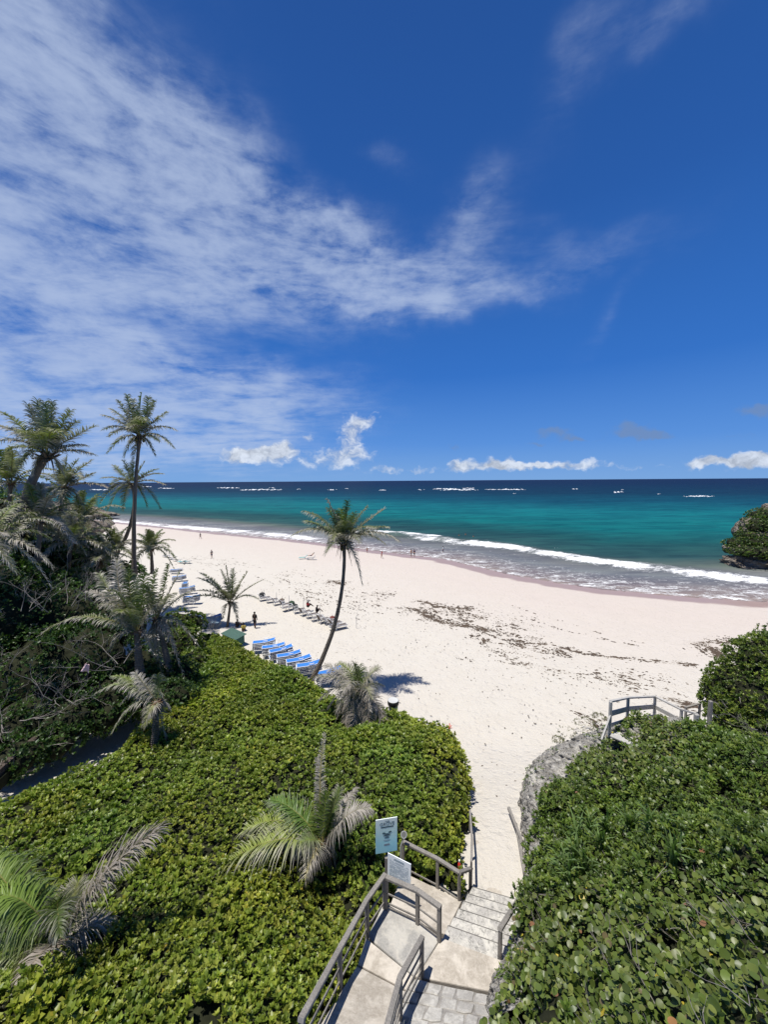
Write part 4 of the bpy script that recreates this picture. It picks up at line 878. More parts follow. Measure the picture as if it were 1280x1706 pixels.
# palm beside the sign
palm('young palm with half green, half grey drooping fronds growing in the hedge beside the sign', P(556, 1500, 11.6), P(538, 1402, 11.2), tips(11.2, [
    (362, 1452, -.5, g(arch=.30, dead=.26, ll=1.0, hang=.8, col=(.24, .29, .05), pairs=62)), (404, 1385, .4, g(arch=.26, dead=.22, ll=.9, hang=.6, col=(.25, .30, .055), pairs=56)), (452, 1332, .8, g(arch=.20, dead=.05, ll=.75, hang=.5, col=(.10, .17, .03))), (541, 1222, 1.2, g(arch=.03, dead=.5, ll=.24, hang=.4, col=(.26, .26, .05), bare=.05)),
    (528, 1262, 1.0, g(arch=.02, dead=.7, ll=.28, hang=.3)), (566, 1312, .9, g(arch=.03, dead=.15, ll=.45, hang=.3)), (545, 1318, .3, g(arch=.02, dead=0, hang=.25, ll=.5)), (556, 1330, -.2, g(arch=.02, dead=.1, hang=.25, ll=.5)), (530, 1330, .6, g(arch=.03, dead=0, hang=.3, ll=.5)), (595, 1312, 1.6, g(arch=.1, dead=.85, ll=.45)), (616, 1345, .1, g(arch=.26, dead=.72, ll=.75, hang=1.0)),
    (508, 1462, -1.0, g(arch=.30, dead=.62, ll=.62, hang=.75, col=(.50, .42, .05), pairs=46, width=.026)), (492, 1410, -.5, g(arch=.28, dead=.35, ll=.7, hang=.9, col=(.15, .22, .04))), (440, 1440, .2, g(arch=.30, dead=.8, ll=.7, hang=1.1)), (470, 1452, .6, g(arch=.30, dead=.85, ll=.6, hang=1.1)), (520, 1440, .3, g(arch=.3, dead=1, ll=.5)), (560, 1450, .2, g(arch=.3, dead=1, ll=.5))]),
    r=.15, bend=(.05, 0), pairs=62, ll=.75, hang=1.15, width=.030, seg=4, boot=.3)
# bottom-left palm, closest to us
palm('nearest palm in the bottom left corner, with long wind-dried grey fronds and green ones behind', P(140, 1730, 8.4), P(98, 1568, 8.3), tips(8.3, [
    (258, 1388, .5, g(arch=.13, dead=1, ll=1.15, hang=.7, pairs=90, fold=.36, width=.034)), (200, 1440, .2, g(arch=.12, dead=.95, ll=.9, hang=.9, pairs=60, fold=.4, width=.03)), (-30, 1505, -.2, g(arch=.36, dead=.05, ll=1.0, hang=1.7, pairs=80, col=(.17, .25, .04))), (-30, 1418, .6, g(arch=.2, dead=.05, ll=1.1, hang=1.5, pairs=80, col=(.16, .23, .04))), (-15, 1590, -.4, g(arch=.14, dead=.1, ll=.7, hang=.6, col=(.2, .27, .05))),
    (-20, 1725, -.9, g(arch=.22, dead=1, ll=1.2, hang=.6, pairs=90, fold=.42, width=.034)), (30, 1650, -1.3, g(arch=.25, dead=.9, ll=.8, hang=1.5, pairs=60)), (180, 1528, .5, g(arch=.16, dead=.8, ll=.85, hang=1.3, pairs=55)), (20, 1700, .3, g(arch=.28, dead=.7, ll=.9, hang=1.3, pairs=60)), (130, 1470, .8, g(arch=.04, dead=.25, ll=.6, hang=.25, col=(.15, .17, .035))), (108, 1480, 1.0, g(arch=.03, dead=.4, ll=.5, hang=.2, col=(.14, .15, .035))), (95, 1500, .3, g(arch=.02, dead=.05, hang=.3)), (60, 1490, .5, g(arch=.08, dead=0, hang=.5)),
    (100, 1560, -1.2, g(arch=.4, dead=.2, ll=.6)), (165, 1640, -.2, g(arch=.3, dead=.95, ll=.7, hang=1.3)), (150, 1690, -.5, g(arch=.3, dead=1, ll=.6, hang=1.3)), (110, 1690, -.2, g(arch=.3, dead=1, ll=.6, hang=1.2)), (60, 1660, .6, g(arch=.3, dead=.9, ll=.7, hang=1.2))]),
    r=.2, pairs=60, ll=.75, hang=1.1, width=.028, seg=4, boot=.3, wind=(0, 0, 0))
# palms in the thicket in the middle left
palm('broad palm in the middle of the left thicket, one long green frond reaching left', P(233, 1120, 22), P(228, 1052, 22), tips(22, [
    (68, 1058, -.5, g(arch=.26, dead=.35, ll=.8, hang=.9, col=(.13, .17, .035))), (165, 955, .6, g(arch=.10, dead=.4)), (195, 934, 1, g(arch=.06, dead=.7)), (150, 985, .2, g(arch=.2, dead=.85)), (215, 950, .5, g(arch=.03, dead=.1)), (190, 985, -.8, g(arch=.2, dead=.2)), (170, 1010, -1.2, g(arch=.3, dead=.6)),
    (200, 1020, -1.5, g(arch=.3, dead=.3, col=(.2, .24, .04))), (240, 960, -.3, g(arch=.03, dead=.1)), (228, 965, 1, g(arch=.02)), (270, 1000, 1, g(arch=.2, dead=.5)), (185, 1085, 0, g(arch=.35, dead=.8)), (255, 1090, .3, g(arch=.35, dead=.8)), (180, 1040, .8, g(arch=.25, dead=.7))]),
    r=.2, pairs=52, ll=.9, hang=.9, width=.034)
palm('palm leaning towards the loungers with dead fronds hanging below it like a curtain', P(284, 1120, 23), P(262, 1030, 23), tips(23, [
    (281, 940, 0, g(arch=.02, dead=.1)), (300, 952, .5, g(arch=.03, dead=.5)), (262, 948, .8, g(arch=.02, dead=.1)), (318, 985, 1, g(arch=.12, dead=.5)), (270, 1128, -.3, g(arch=.22, dead=1, hang=1.4, ll=.6)), (262, 1110, .3, g(arch=.25, dead=1, hang=1.4)), (314, 1150, -.2, g(arch=.35, dead=1, hang=1.4)), (305, 1140, .5, g(arch=.33, dead=1, hang=1.4)), (330, 1075, .3, g(arch=.3, dead=.5)), (296, 1060, 1.0, g(arch=.3, dead=.6)),
    (240, 975, -1, g(arch=.15, dead=.3)), (290, 990, -1.2, g(arch=.2, dead=.6))]), r=.16, pairs=42, ll=.6, hang=1.0, width=.045)
palm('drooping palm at the far left corner of the hedge, fronds bent to the left', P(256, 1262, 17.5), P(262, 1168, 17.5), tips(17.5, [
    (165, 1152, 0, g(arch=.26, dead=.35, hang=1.1, col=(.13, .19, .035))), (190, 1126, .5, g(arch=.18, dead=.2, hang=1.0, col=(.15, .2, .035))), (186, 1222, -.4, g(arch=.34, dead=.45, hang=1.1, col=(.15, .2, .04))), (205, 1170, .6, g(arch=.3, dead=.85, hang=1.2)), (225, 1120, .3, g(arch=.1, dead=.6)), (282, 1180, .3, g(arch=.3, dead=.8)), (275, 1230, 0, g(arch=.3, dead=1, hang=1.2)), (240, 1210, -.7, g(arch=.35, dead=.4, col=(.2, .22, .04))),
    (265, 1250, .3, g(arch=.25, dead=1, hang=1.3)), (262, 1125, 0, g(arch=.03, dead=.3))]), r=.15, pairs=46, ll=.62, hang=1.0, width=.038)
palm('palm at the left edge of the frame, one arched frond curving down', P(-40, 1010, 19), P(-42, 905, 19), tips(19, [
    (26, 952, 0, g(arch=.42, dead=.55, hang=1.3, ll=.9, col=(.2, .22, .04))), (-10, 985, .3, g(arch=.35, dead=.8, hang=1.3)), (10, 890, .6, g(arch=.2, dead=.7)), (-60, 840, 0, g(arch=.05)), (-20, 850, .6, g(arch=.08)), (15, 915, 1, g(arch=.3, dead=.9))]), r=.2, pairs=50, ll=.8, hang=1.1, width=.05)
# ------------------------------------------------------------------ left thicket: bushes and bare branches
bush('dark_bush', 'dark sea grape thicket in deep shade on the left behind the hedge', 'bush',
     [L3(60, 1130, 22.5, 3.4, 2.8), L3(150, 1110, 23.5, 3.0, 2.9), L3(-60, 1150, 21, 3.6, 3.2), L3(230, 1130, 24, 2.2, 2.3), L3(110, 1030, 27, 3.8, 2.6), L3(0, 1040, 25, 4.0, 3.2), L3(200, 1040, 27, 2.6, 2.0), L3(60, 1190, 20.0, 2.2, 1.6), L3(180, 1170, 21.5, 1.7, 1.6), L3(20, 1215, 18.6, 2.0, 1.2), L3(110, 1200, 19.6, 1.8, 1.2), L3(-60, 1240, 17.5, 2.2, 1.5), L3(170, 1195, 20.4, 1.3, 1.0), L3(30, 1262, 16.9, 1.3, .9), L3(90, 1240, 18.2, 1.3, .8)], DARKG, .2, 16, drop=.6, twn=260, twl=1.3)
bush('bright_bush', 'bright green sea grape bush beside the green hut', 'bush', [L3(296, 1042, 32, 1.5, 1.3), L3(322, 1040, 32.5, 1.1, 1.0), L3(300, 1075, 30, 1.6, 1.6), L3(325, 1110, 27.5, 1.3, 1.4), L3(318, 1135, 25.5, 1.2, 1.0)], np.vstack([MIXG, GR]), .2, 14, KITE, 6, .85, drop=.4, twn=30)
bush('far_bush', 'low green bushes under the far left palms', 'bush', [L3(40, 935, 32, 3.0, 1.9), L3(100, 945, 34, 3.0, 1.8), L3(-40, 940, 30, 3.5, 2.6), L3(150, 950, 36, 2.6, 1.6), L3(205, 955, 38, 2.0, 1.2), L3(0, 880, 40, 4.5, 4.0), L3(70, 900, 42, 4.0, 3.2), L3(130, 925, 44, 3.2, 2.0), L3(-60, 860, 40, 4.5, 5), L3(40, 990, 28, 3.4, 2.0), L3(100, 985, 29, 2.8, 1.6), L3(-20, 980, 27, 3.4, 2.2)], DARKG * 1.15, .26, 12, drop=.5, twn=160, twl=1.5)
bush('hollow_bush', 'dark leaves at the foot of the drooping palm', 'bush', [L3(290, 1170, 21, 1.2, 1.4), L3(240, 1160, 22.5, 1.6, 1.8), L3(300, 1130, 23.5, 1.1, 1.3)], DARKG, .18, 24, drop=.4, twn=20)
def bare_shrub(label, root, spread, n, L, seed, up=.5, r=.045, lean=(0, 0, 0), levels=3):
    r *= .6; n = int(n * .8)
    rr_ = random.Random(seed); t = thing('bare_shrub', label, 'shrub', root, group='leafless grey shrubs in the left thicket')
    mb = MB(); mt = MB()
    def grow(p, d, l, r_, lev):
        pts = [p]; c = p.copy()
        for i in range(5):
            d = (d + Vector((rr_.uniform(-.4, .4), rr_.uniform(-.4, .4), rr_.uniform(-.25, .32)))).normalized(); c = c + d * l / 5; pts.append(c.copy())
            if lev < levels and rr_.random() < .62:
                grow(c.copy(), (d + Vector((rr_.uniform(-1, 1), rr_.uniform(-1, 1), rr_.uniform(-.4, .7)))).normalized(), l * rr_.uniform(.35, .62), r_ * .55, lev + 1)
        (mb if lev < 2 else mt).tube(pts, [r_ * (1 - .14 * i) for i in range(6)], 5 if lev < 2 else 3, False)
    for k in range(n):
        a = rr_.uniform(0, 6.28); q = Vector((math.cos(a), math.sin(a), 0)) * rr_.uniform(0, spread)
        d = Vector((math.cos(a) + lean[0], math.sin(a) + lean[1], up + lean[2] + rr_.uniform(0, .5))).normalized()
        grow(q, d, L * rr_.uniform(.7, 1.2), r, 0)
    mb.build('limbs', M['bark_pale'], t, True, kind='stuff'); mt.build('twigs', M['bark_pale'], t, kind='stuff')
M['bark_pale'] = simple('pale_bare_bark', (0.20, 0.18, 0.16), 0.85, 0.15, 0.35, 7.0)
bare_shrub('pale bare branches clawing out low over the dark hollow at the left edge', P(20, 1195, 18.3), .9, 7, 2.4, 1, .1, .05, (.5, -.5, .1))
bare_shrub('pale leafless branches just below the pink cloth', P(110, 1165, 19.2), .7, 8, 2.3, 2, .25, .045, (.2, -.4, .2))
bare_shrub('white branches holding the pink cloth', P(190, 1110, 20), .5, 6, 2.4, 3, .1, .035, (-.6, -.5, .2))
bare_shrub('grey twiggy crown spreading under the left palms, leftmost', P(30, 1020, 22.0), 1.6, 8, 2.3, 4, .55, .035, (.1, -.2, .1))
bare_shrub('grey twiggy crown in the middle of the thicket', P(115, 1010, 23.2), 1.6, 9, 2.2, 5, .6, .035, (.1, -.2, .1))
bare_shrub('tangle of grey twigs left of the broad palm', P(180, 1005, 24), 1.2, 8, 2.0, 6, .5, .03, (.2, -.2, .1))
bare_shrub('bleached twigs at the far left edge, beneath the arched frond', P(-20, 1110, 19), 1.0, 7, 2.4, 7, .4, .04, (.6, -.2, .2))
bare_shrub('bare grey bush beside the green hut', P(350, 1052, 33.5), .5, 12, 1.1, 8, .8, .02)
M['cloth'] = simple('pink_cloth', (0.62, 0.44, 0.44), 0.85, 0.1, 0.12, 9.0)
q = P(140, 1106, 18.6); nv = 7; V = []
for i in range(nv):
    for j in range(nv): u, v = i / 6, j / 6; V.append(((u - .5) * (.18 + .34 * v) + .14 * (1 - v), .07 * math.sin(u * 9 + v * 2), -v * .42 + .05 * math.sin(u * 5)))
o = link('cloth', mesh_from('cloth', np.array(V), [(i*nv+j, i*nv+j+1, (i+1)*nv+j+1, (i+1)*nv+j) for i in range(6) for j in range(6)], M['cloth'], True), None, 'faded pink cloth caught on the bare branches', 'cloth', loc=q)
sd_m = o.modifiers.new('thickness', 'SOLIDIFY'); sd_m.thickness = .008
# sunken path and old brick wall at the left edge
M['brick'] = simple('old_brick', (0.075, 0.06, 0.05), 0.95, 0.1, 0.4, 4.0, 0.5)
wq = thing('low_wall', 'dark low block wall along the shaded sand path at the left edge', 'wall', G(-40, 1335, 2.3)); b0 = Vector(wq.location); e0 = G(52, 1262, 2.1) - b0; Lw = e0.length; ang_ = math.atan2(e0.y, e0.x)
bm_ = MB().box((.31, .15, .2), (.60, .28, .235), 0, .012).mesh('block', M['brick'])
for r_ in range(2):
    for k in range(int(Lw / .64) + 1):
        o = link('block', bm_, wq); s_ = k * .63 + (r_ % 2) * .3; o.location = (math.cos(ang_) * s_, math.sin(ang_) * s_, -.1 + r_ * .25); o.rotation_euler = (0, 0, ang_ + random.uniform(-.02, .02))
MB().beam((0, .18, -.1), Vector((e0.x, e0.y + .18, -.1)), .14, .5).build('core', M['earth_shade'], wq)

# ------------------------------------------------------------------ mound of bushes on the right and its dry branches
bush('mound_bush', 'tall bright green bush crowding the right end of the wooden walkway', 'bush', [L3(1248, 1158, 17.2, 1.9, 1.75), L3(1290, 1125, 17.2, 1.9, 2.0), L3(1200, 1160, 17.4, .85, .9), L3(1340, 1120, 17, 2.3, 2.4), L3(1262, 1215, 16.2, 1.5, 1.2), L3(1215, 1190, 16.7, .9, .9)], np.vstack([NAU, MIXG]) * .95, .13, 48, KITE, 7, .55, drop=.5, twn=60, twl=.5)
bare_shrub('dry grey brush hanging over the right edge beneath the bright bush', P(1275, 1215, 13.5), .5, 16, 1.0, 12, .3, .014, (-.7, -.3, .1))
bare_shrub('dry grey twigs lower on the right edge of the slope', P(1262, 1262, 12.5), .4, 10, .8, 13, .3, .012, (-.6, -.2, .2))

# ------------------------------------------------------------------ limestone bank beside the path
foot = [(812, 1715, 2.9), (806, 1660, 2.9), (818, 1620, 2.9), (842, 1585, 2.9), (862, 1535, 2.1), (868, 1490, 1.9), (868, 1440, 1.8), (862, 1385, 1.7), (866, 1335, 1.5), (872, 1290, 1.3), (895, 1268, 1.0), (935, 1248, .8), (975, 1232, .6), (1010, 1215, .5), (1060, 1200, .5), (1130, 1190, .5)]
rim = [(835, 1690, 4.5), (838, 1640, 4.2), (855, 1590, 3.9), (872, 1545, 3.6), (880, 1495, 3.4), (884, 1440, 3.3), (887, 1390, 3.2), (884, 1330, 3.0), (876, 1285, 2.8), (892, 1262, 2.8), (925, 1240, 3.0), (965, 1222, 3.4), (1003, 1212, 4.1), (1018, 1208, 4.6), (1060, 1200, 4.7), (1130, 1192, 4.9)]
back = [(900, 1690, 5.1), (900, 1640, 4.9), (905, 1590, 4.3), (910, 1545, 3.9), (915, 1495, 3.6), (918, 1440, 3.4), (925, 1390, 3.3), (935, 1340, 3.2), (945, 1310, 3.2), (965, 1290, 3.3), (985, 1275, 3.6), (1010, 1262, 4.0), (1040, 1250, 4.3), (1060, 1235, 4.6), (1090, 1225, 4.8), (1150, 1230, 5.2)]
def interp_line(l, n):
    A = np.array([tuple(G(*q)) for q in l]); t = np.linspace(0, len(A) - 1, n); i = np.minimum(t.astype(int), len(A) - 2); f = (t - i)[:, None]
    return A[i] * (1 - f) + A[i + 1] * f
nu, nvv = 360, 70
Fo, Ri, Ba = interp_line(foot, nu), interp_line(rim, nu), interp_line(back, nu)
V = np.zeros((nu, nvv, 3))
for j in range(nvv):
    v = j / (nvv - 1)
    if v < .62:
        w_ = v / .62; q = Fo * (1 - w_) + Ri * w_; q[:, 2] -= .25 * (1 - w_)
        q[:, 0] += .22 * np.sin(w_ * math.pi) * -0.2 + .28 * np.sin(w_ * 3.14) * (fbm(q[:, 1] * .9, q[:, 2] * 1.2, 3, 2))
    else:
        w_ = (v - .62) / .38; q = Ri * (1 - w_) + Ba * w_; q[:, 2] += .12 * np.sin(w_ * math.pi)
    V[:, j] = q
U_, V_ = np.meshgrid(np.arange(nu), np.arange(nvv), indexing='ij')
a_ = V[..., 1] * 1.0 + V[..., 0] * .6; b_ = V[..., 2] * 1.3 + V[..., 0] * .7
ns = fbm(a_ * 1.4, b_ * 1.4, 4, 3) * .55 + np.abs(fbm(a_ * 3.4, b_ * 3.4, 4, 8)) * -.42 + fbm(a_ * 9, b_ * 9, 3, 11) * .22 - np.abs(fbm(a_ * 6, b_ * 6, 2, 31)) * .22
V[..., 0] -= ns * .7 * 1.0; V[..., 2] += ns * .55; V[..., 1] -= ns * .35
i = np.arange(nu * nvv).reshape(nu, nvv); Fq = np.stack([i[:-1, :-1], i[1:, :-1], i[1:, 1:], i[:-1, 1:]], -1).reshape(-1, 4)
link('limestone_bank', mesh_from('limestone_bank', V.reshape(-1, 3), Fq, M['rock'], True), None, 'rough grey and white limestone bank rising right of the sand path', 'rock')
# bits of scrub rooted on the rock and at its foot
bush('rock_scrub', 'small pale weeds growing on the sand where the rock band ends', 'weeds', [(tuple(G(945, 1218, .6)), (.5, .5, .16)), (tuple(G(975, 1205, .6)), (.6, .6, .2)), (tuple(G(1000, 1196, .6)), (.4, .5, .15)), (tuple(G(930, 1232, .7)), (.3, .3, .1))], np.array([(0.13, 0.15, 0.05), (0.19, 0.17, 0.08)]), .09, 60, KITE, 5, .3, drop=.7, twn=60, twl=.3, hull=False)
p = V[20:330, 25:66].reshape(-1, 3); k = rng.random(len(p)) < .045 * (vnoise(p[:, 0] * 2, p[:, 1] * 2, 6) > .55); p = p[k]
Vl, Fl, Cl = rosettes(p + np.array([-.02, 0, .05]), np.tile([-.2, 0, 1.0], (len(p), 1)) + rng.normal(0, .3, (len(p), 3)), rng.uniform(.06, .12, len(p)), 6, MIXG, 1.1, KITE, .5)
link('rock_plants', mesh_from('rock_plants', Vl, Fl, M['leaf'], False, Cl), None, 'little tufts of leaves rooted in cracks of the limestone bank', 'plants', kind='stuff')
twigs('rock_twigs', V[60:230, 45:66].reshape(-1, 3)[::23], np.tile([-.5, -.1, .8], (len(V[60:230, 45:66].reshape(-1, 3)[::23]), 1)), rng.uniform(.1, .35, len(V[60:230, 45:66].reshape(-1, 3)[::23])), None, r=.005, kind='stuff', label='dry grey twigs sticking out of the rim of the limestone bank', cat='twigs')

# ------------------------------------------------------------------ steps, landing, ramp, flagstones
ZL = 3.0
def slab(name, top, thick, mat, parent=None, bev=.02, **kw):
    """top: world corner points in order -> solid slab with a chamfered rim"""
    T_ = [Vector(q) for q in top]; c = sum(T_, Vector()) / len(T_); n = len(T_)
    ins_ = [c + (q - c) * (1 - bev / max(.05, (q - c).length)) for q in T_]
    low = [q - Vector((0, 0, bev)) for q in T_]; bot = [q - Vector((0, 0, thick)) for q in T_]
    V = ins_ + low + bot; Fs = [tuple(range(n))]
    for a, b in ((0, n), (n, 2 * n)):
        Fs += [(a + k, b + k, b + (k + 1) % n, a + (k + 1) % n) for k in range(n)]
    Fs.append(tuple(range(3 * n - 1, 2 * n - 1, -1)))
    o = Vector((0, 0, 0))
    if parent is not None: o = Vector(parent.location)
    me = mesh_from(name, np.array([tuple(q - o) for q in V]), Fs, mat)
    bm = __import__('bmesh').new(); bm.from_mesh(me); __import__('bmesh').ops.recalc_face_normals(bm, faces=bm.faces); bm.to_mesh(me); bm.free()
    return link(name, me, parent, **kw)
M['edge_shade'] = concrete_mat('step_edge_shade', (.17, .16, .145), (.12, .115, .105), (.3, .28, .25))  # dark colour standing in for the shadow line at each step edge
st = thing('concrete_steps', 'weathered concrete steps with two landings and a ramp leading down to the sand', 'steps', G(740, 1600, ZL))
g3 = lambda x, y, z=ZL: G(x, y, z)
slab('upper_landing', [g3(612, 1560), g3(640, 1502), g3(735, 1560), g3(703, 1612), g3(690, 1625)], .9, M['conc_grey'], st)
slab('tan_landing', [g3(703, 1613, ZL - .012), g3(736, 1561, ZL - .012), g3(846, 1603, ZL - .012), g3(822, 1652, ZL - .012), g3(690, 1626, ZL - .012)], .9, M['conc_tan'], st)
zr = 4.15
slab('ramp_head', [g3(596, 1606, 3.16), g3(610, 1562, 3.16), g3(690, 1627, 3.16), g3(680, 1650, 3.16)], .9, M['conc_tan'], st)
slab('ramp', [G(500, 1760, zr), G(595, 1608, 3.15), G(679, 1652, 3.15), G(652, 1706, 3.6), G(600, 1800, zr)], 1.2, M['conc_tan'], st)
# six steps going down and away
A0, B0 = g3(737, 1557), g3(848, 1598); A1, B1_ = G(786, 1484, 1.95), G(866, 1507, 1.95)
NS = 6
for k in range(NS):
    z = ZL - (k + 1) * (ZL - 1.95) / (NS + 1)
    def pt(a, b, f): q = a.lerp(b, f); return Vector((q.x, q.y, z))
    a = pt(A0, A1, k / NS); b = pt(B0, B1_, k / NS); c = pt(B0, B1_, (k + 1) / NS); d = pt(A0, A1, (k + 1) / NS)
    ov = (A0 - A1); ov.z = 0; ov = ov.normalized() * .02
    slab('step', [a + ov * 2, d - ov * 1, c - ov * 1, b + ov * 2], .32, M['conc_step'], st, .02)
    e_ = (d - a).normalized(); slab('edge_shade', [d - ov * 1 + Vector((0, 0, .004)) - e_ * .03, d + ov * 1.2 - ov * 2 + Vector((0, 0, .004)), c + ov * 1.2 - ov * 2 + Vector((0, 0, .004)), c - ov * 1 - e_ * .03 + Vector((0, 0, .004))], .05, M['edge_shade'], st, .006)  # added thin strip that paints the shade along the tread edge
slab('bottom_slab', [G(752, 1492, 1.9), G(788, 1395, 1.86), G(862, 1440, 1.86), G(868, 1508, 1.9), G(786, 1486, 1.9)], .3, M['conc_tan'], st)
slab('side_flight', [G(648, 1512, 2.55), G(672, 1452, 2.35), G(770, 1500, 2.1), G(742, 1556, 2.4)], .4, M['conc_tan'], st)
# flagstones in a mortar bed, rising towards the viewer
pf = thing('flagstone_flight', 'pale worn flagstones laid in mortar right of the middle railing', 'paving', G(740, 1680, 3.0))
f00, f10, f11, f01 = G(688, 1630, 3.0), G(818, 1658, 3.0), G(812, 1790, 3.75), G(620, 1770, 3.75)
slab('mortar_bed', [f00, f10, f11, f01], .8, concrete_mat('dark_mortar', (.30, .28, .25), (.22, .205, .19), (.38, .35, .31)), pf, .01)
random.seed(11)
rows = [(0, .17, [0, .22, .40, .58, .80, 1]), (.17, .33, [0, .18, .42, .62, .82, 1]), (.33, .50, [0, .3, .5, .74, .88, 1]), (.50, .66, [0, .15, .38, .55, .8, 1]), (.66, .83, [0, .25, .48, .7, 1]), (.83, 1, [0, .2, .45, .6, .82, 1])]
for v0, v1, us in rows:
    for u0, u1 in zip(us[:-1], us[1:]):
        def q(u, v):
            a = Vector(f00).lerp(Vector(f10), u); b = Vector(f01).lerp(Vector(f11), u); return a.lerp(b, v)
        m_ = .013; j = lambda: random.uniform(-.012, .014); dv0, dv1 = v0 + random.uniform(-.02, .02) * (v0 > 0), v1
        raw = [(u0 + m_ + j(), dv0 + m_ + j()), ((u0 + u1) / 2, dv0 + m_ * .6 + j()), (u1 - m_ + j(), dv0 + m_ + j()), (u1 - m_ * .6, (v0 + v1) / 2 + j()), (u1 - m_ + j(), v1 - m_ * .6 + j()), ((u0 + u1) / 2, v1 - m_ * .3 + j()), (u0 + m_ + j(), v1 - m_ * .6 + j()), (u0 + m_ * .6, (v0 + v1) / 2 + j())]
        h = random.uniform(.02, .055); slab('stone', [q(u, v) + Vector((0, 0, h)) for u, v in raw], .08, M['flag'], pf, .02)

# ------------------------------------------------------------------ wooden railings
def railing(label, nodes, H, rails=(.5, .25), wd=.09, cap=.10, mat=None, capmat=None, ph=None, extra=None, wire=.03, caph=None):
    """nodes: ground points of the posts"""
    mat = mat or M['wood']; t = thing('railing', label, 'railing', nodes[0], group='weathered wooden railings'); o = Vector(nodes[0])
    Q = [Vector(n) - o for n in nodes]
    for i, q in enumerate(Q):
        d = (Q[min(i + 1, len(Q) - 1)] - Q[max(i - 1, 0)]); rz = math.atan2(d.y, d.x); hh = (ph[i] if ph else H)
        mb = MB(); mb.beam(q - Vector((0, 0, .15)), q + Vector((0, 0, hh - cap * .3)), wd, wd, up=(math.cos(rz), math.sin(rz), 0)); mb.build('post', mat, t)
    for i in range(len(Q) - 1):
        a, b = Q[i], Q[i + 1]; ha, hb = (ph[i], ph[i + 1]) if ph else (H, H); d = (b - a).normalized() * (wd * .45)
        ext = d if i in (0,) else d * .0
        MB().beam(a + Vector((0, 0, ha + .01)) - (d if i == 0 else -d * .02), b + Vector((0, 0, hb + .01)) + (d if i == len(Q) - 2 else d * 0), cap * 1.15, caph or cap * .75).build('top_rail', capmat or mat, t)
        for r_ in rails:
            MB().beam(a + Vector((0, 0, ha * r_)) + d * 1.02, b + Vector((0, 0, hb * r_)) - d * 1.02, wire, wire * 1.6).build('lower_rail', mat, t)
    return t
RH = .98
railing('long wooden railing climbing along the hedge, left of the ramp, down to the sign post', [G(505, 1775, 4.2), G(567, 1646, 3.42), G(612, 1556, 3.05), G(641, 1512, ZL)], .98, (.55, .2), .10, .105, ph=[.98, .98, .98, .98])
railing('middle railing between the ramp and the flagstones, nearest the viewer', [G(640, 1812, 4.0), G(667, 1697, 3.45), G(703, 1624, 3.02)], .98, (.62, .38, .15), .09, .10)
railing('railing with the notice board on the edge of the upper landing', [G(643, 1513, ZL), G(696, 1538, ZL), G(732, 1566, ZL)], .96, (.5, .2, .08), .10, .11, wire=.028)
railing('far railing between the side flight and the hedge, with the red bottle on its corner', [G(672, 1448, 2.35), G(729, 1478, 2.2), G(765, 1502, 2.05), G(784, 1482, 1.9)], .97, (.08,), .09, .10, ph=[.97, .97, .97, .72])
railing('tall thin railing along the hedge beside the sand path', [G(785, 1483, 1.9), G(786, 1440, 1.75), G(783, 1392, 1.6)], 1.0, (), .07, .06)
railing('short dark handrail at the right edge of the concrete steps', [G(833, 1592, 2.95), G(868, 1530, 2.1)], .62, (), .09, .10, ph=[.75, .75])
t = thing('fallen_rail', 'broken old wooden rail lying against the limestone bank above the path', 'rail', G(872, 1440, 1.9)); o_ = Vector(t.location)
MB().beam(G(848, 1346, 1.9) - o_, G(870, 1402, 2.25) - o_, .10, .12).build('board', M['wood'], t); MB().beam(G(860, 1372, 2.05) - o_, G(874, 1455, 2.3) - o_, .09, .09).build('board', M['wood'], t)
MB().beam(G(868, 1398, 2.3) - o_, G(871, 1440, 2.0) - o_, .08, .08).build('post', M['wood'], t)
# walkway on the rock, right
wk = thing('walkway', 'sun-bleached wooden walkway turning the corner on top of the rock', 'walkway', P(1018, 1222, 14.6)); o_ = Vector(wk.location)
nodes = [(1018, 1168, 14.6), (1047, 1162, 16.2), (1092, 1160, 18.0), (1136, 1182, 16.6), (1161, 1189, 15.4)]
tops = [P(*n) - o_ for n in nodes]
for i, q in enumerate(tops):
    MB().beam(q - Vector((0, 0, 1.5 if i in (0, 1) else 1.2)), q - Vector((0, 0, .02)), .15 if i == 4 else .10, .15 if i == 4 else .10, up=(0, 1, 0)).build('post', M['wood_pale'] if i != 0 else M['wood_pale'], wk)
for i in range(4):
    a, b = tops[i].copy(), tops[i + 1].copy()
    MB().beam(a, b, .11, .07).build('top_rail', M['wood_pale'], wk)
    lo = .50; MB().beam(a - Vector((0, 0, lo + .02)), b - Vector((0, 0, lo + .02)), .05, .20).build('side_board', M['wood_pale'], wk)
    MB().beam(a - Vector((0, 0, 1.0)), b - Vector((0, 0, 1.0)), .06, .12).build('lower_rail', M['wood_pale'], wk)
def deck(a, b, ww, n):
    for k in range(n):
        q = a.lerp(b, (k + .5) / n); d = (b - a); rz = math.atan2(d.y, d.x); MB().box(q, (d.length / n * .9, ww, .04), rz, .003).build('board', M['wood_pale'], wk)
off = Vector((.25, -.55, -1.3)); deck(tops[0] + off, tops[1] + off, 1.0, 10); deck(tops[1] + off, tops[2] + off, 1.0, 13); deck(tops[2] + Vector((.1, -.6, -1.12)), tops[4] + Vector((-.5, -.35, -1.12)), 1.0, 20)
MB().beam(P(1018, 1190, 14.6) - o_, P(1003, 1232, 14.2) - o_, .07, .09).build('brace', M['wood_pale'], wk)
MB().beam(P(1161, 1190, 15.4) - o_ - Vector((0, 0, .1)), P(1161, 1190, 15.4) - o_ - Vector((0, 0, 1.4)), .02, .02).build('bolt', M['wood_pale'], wk)
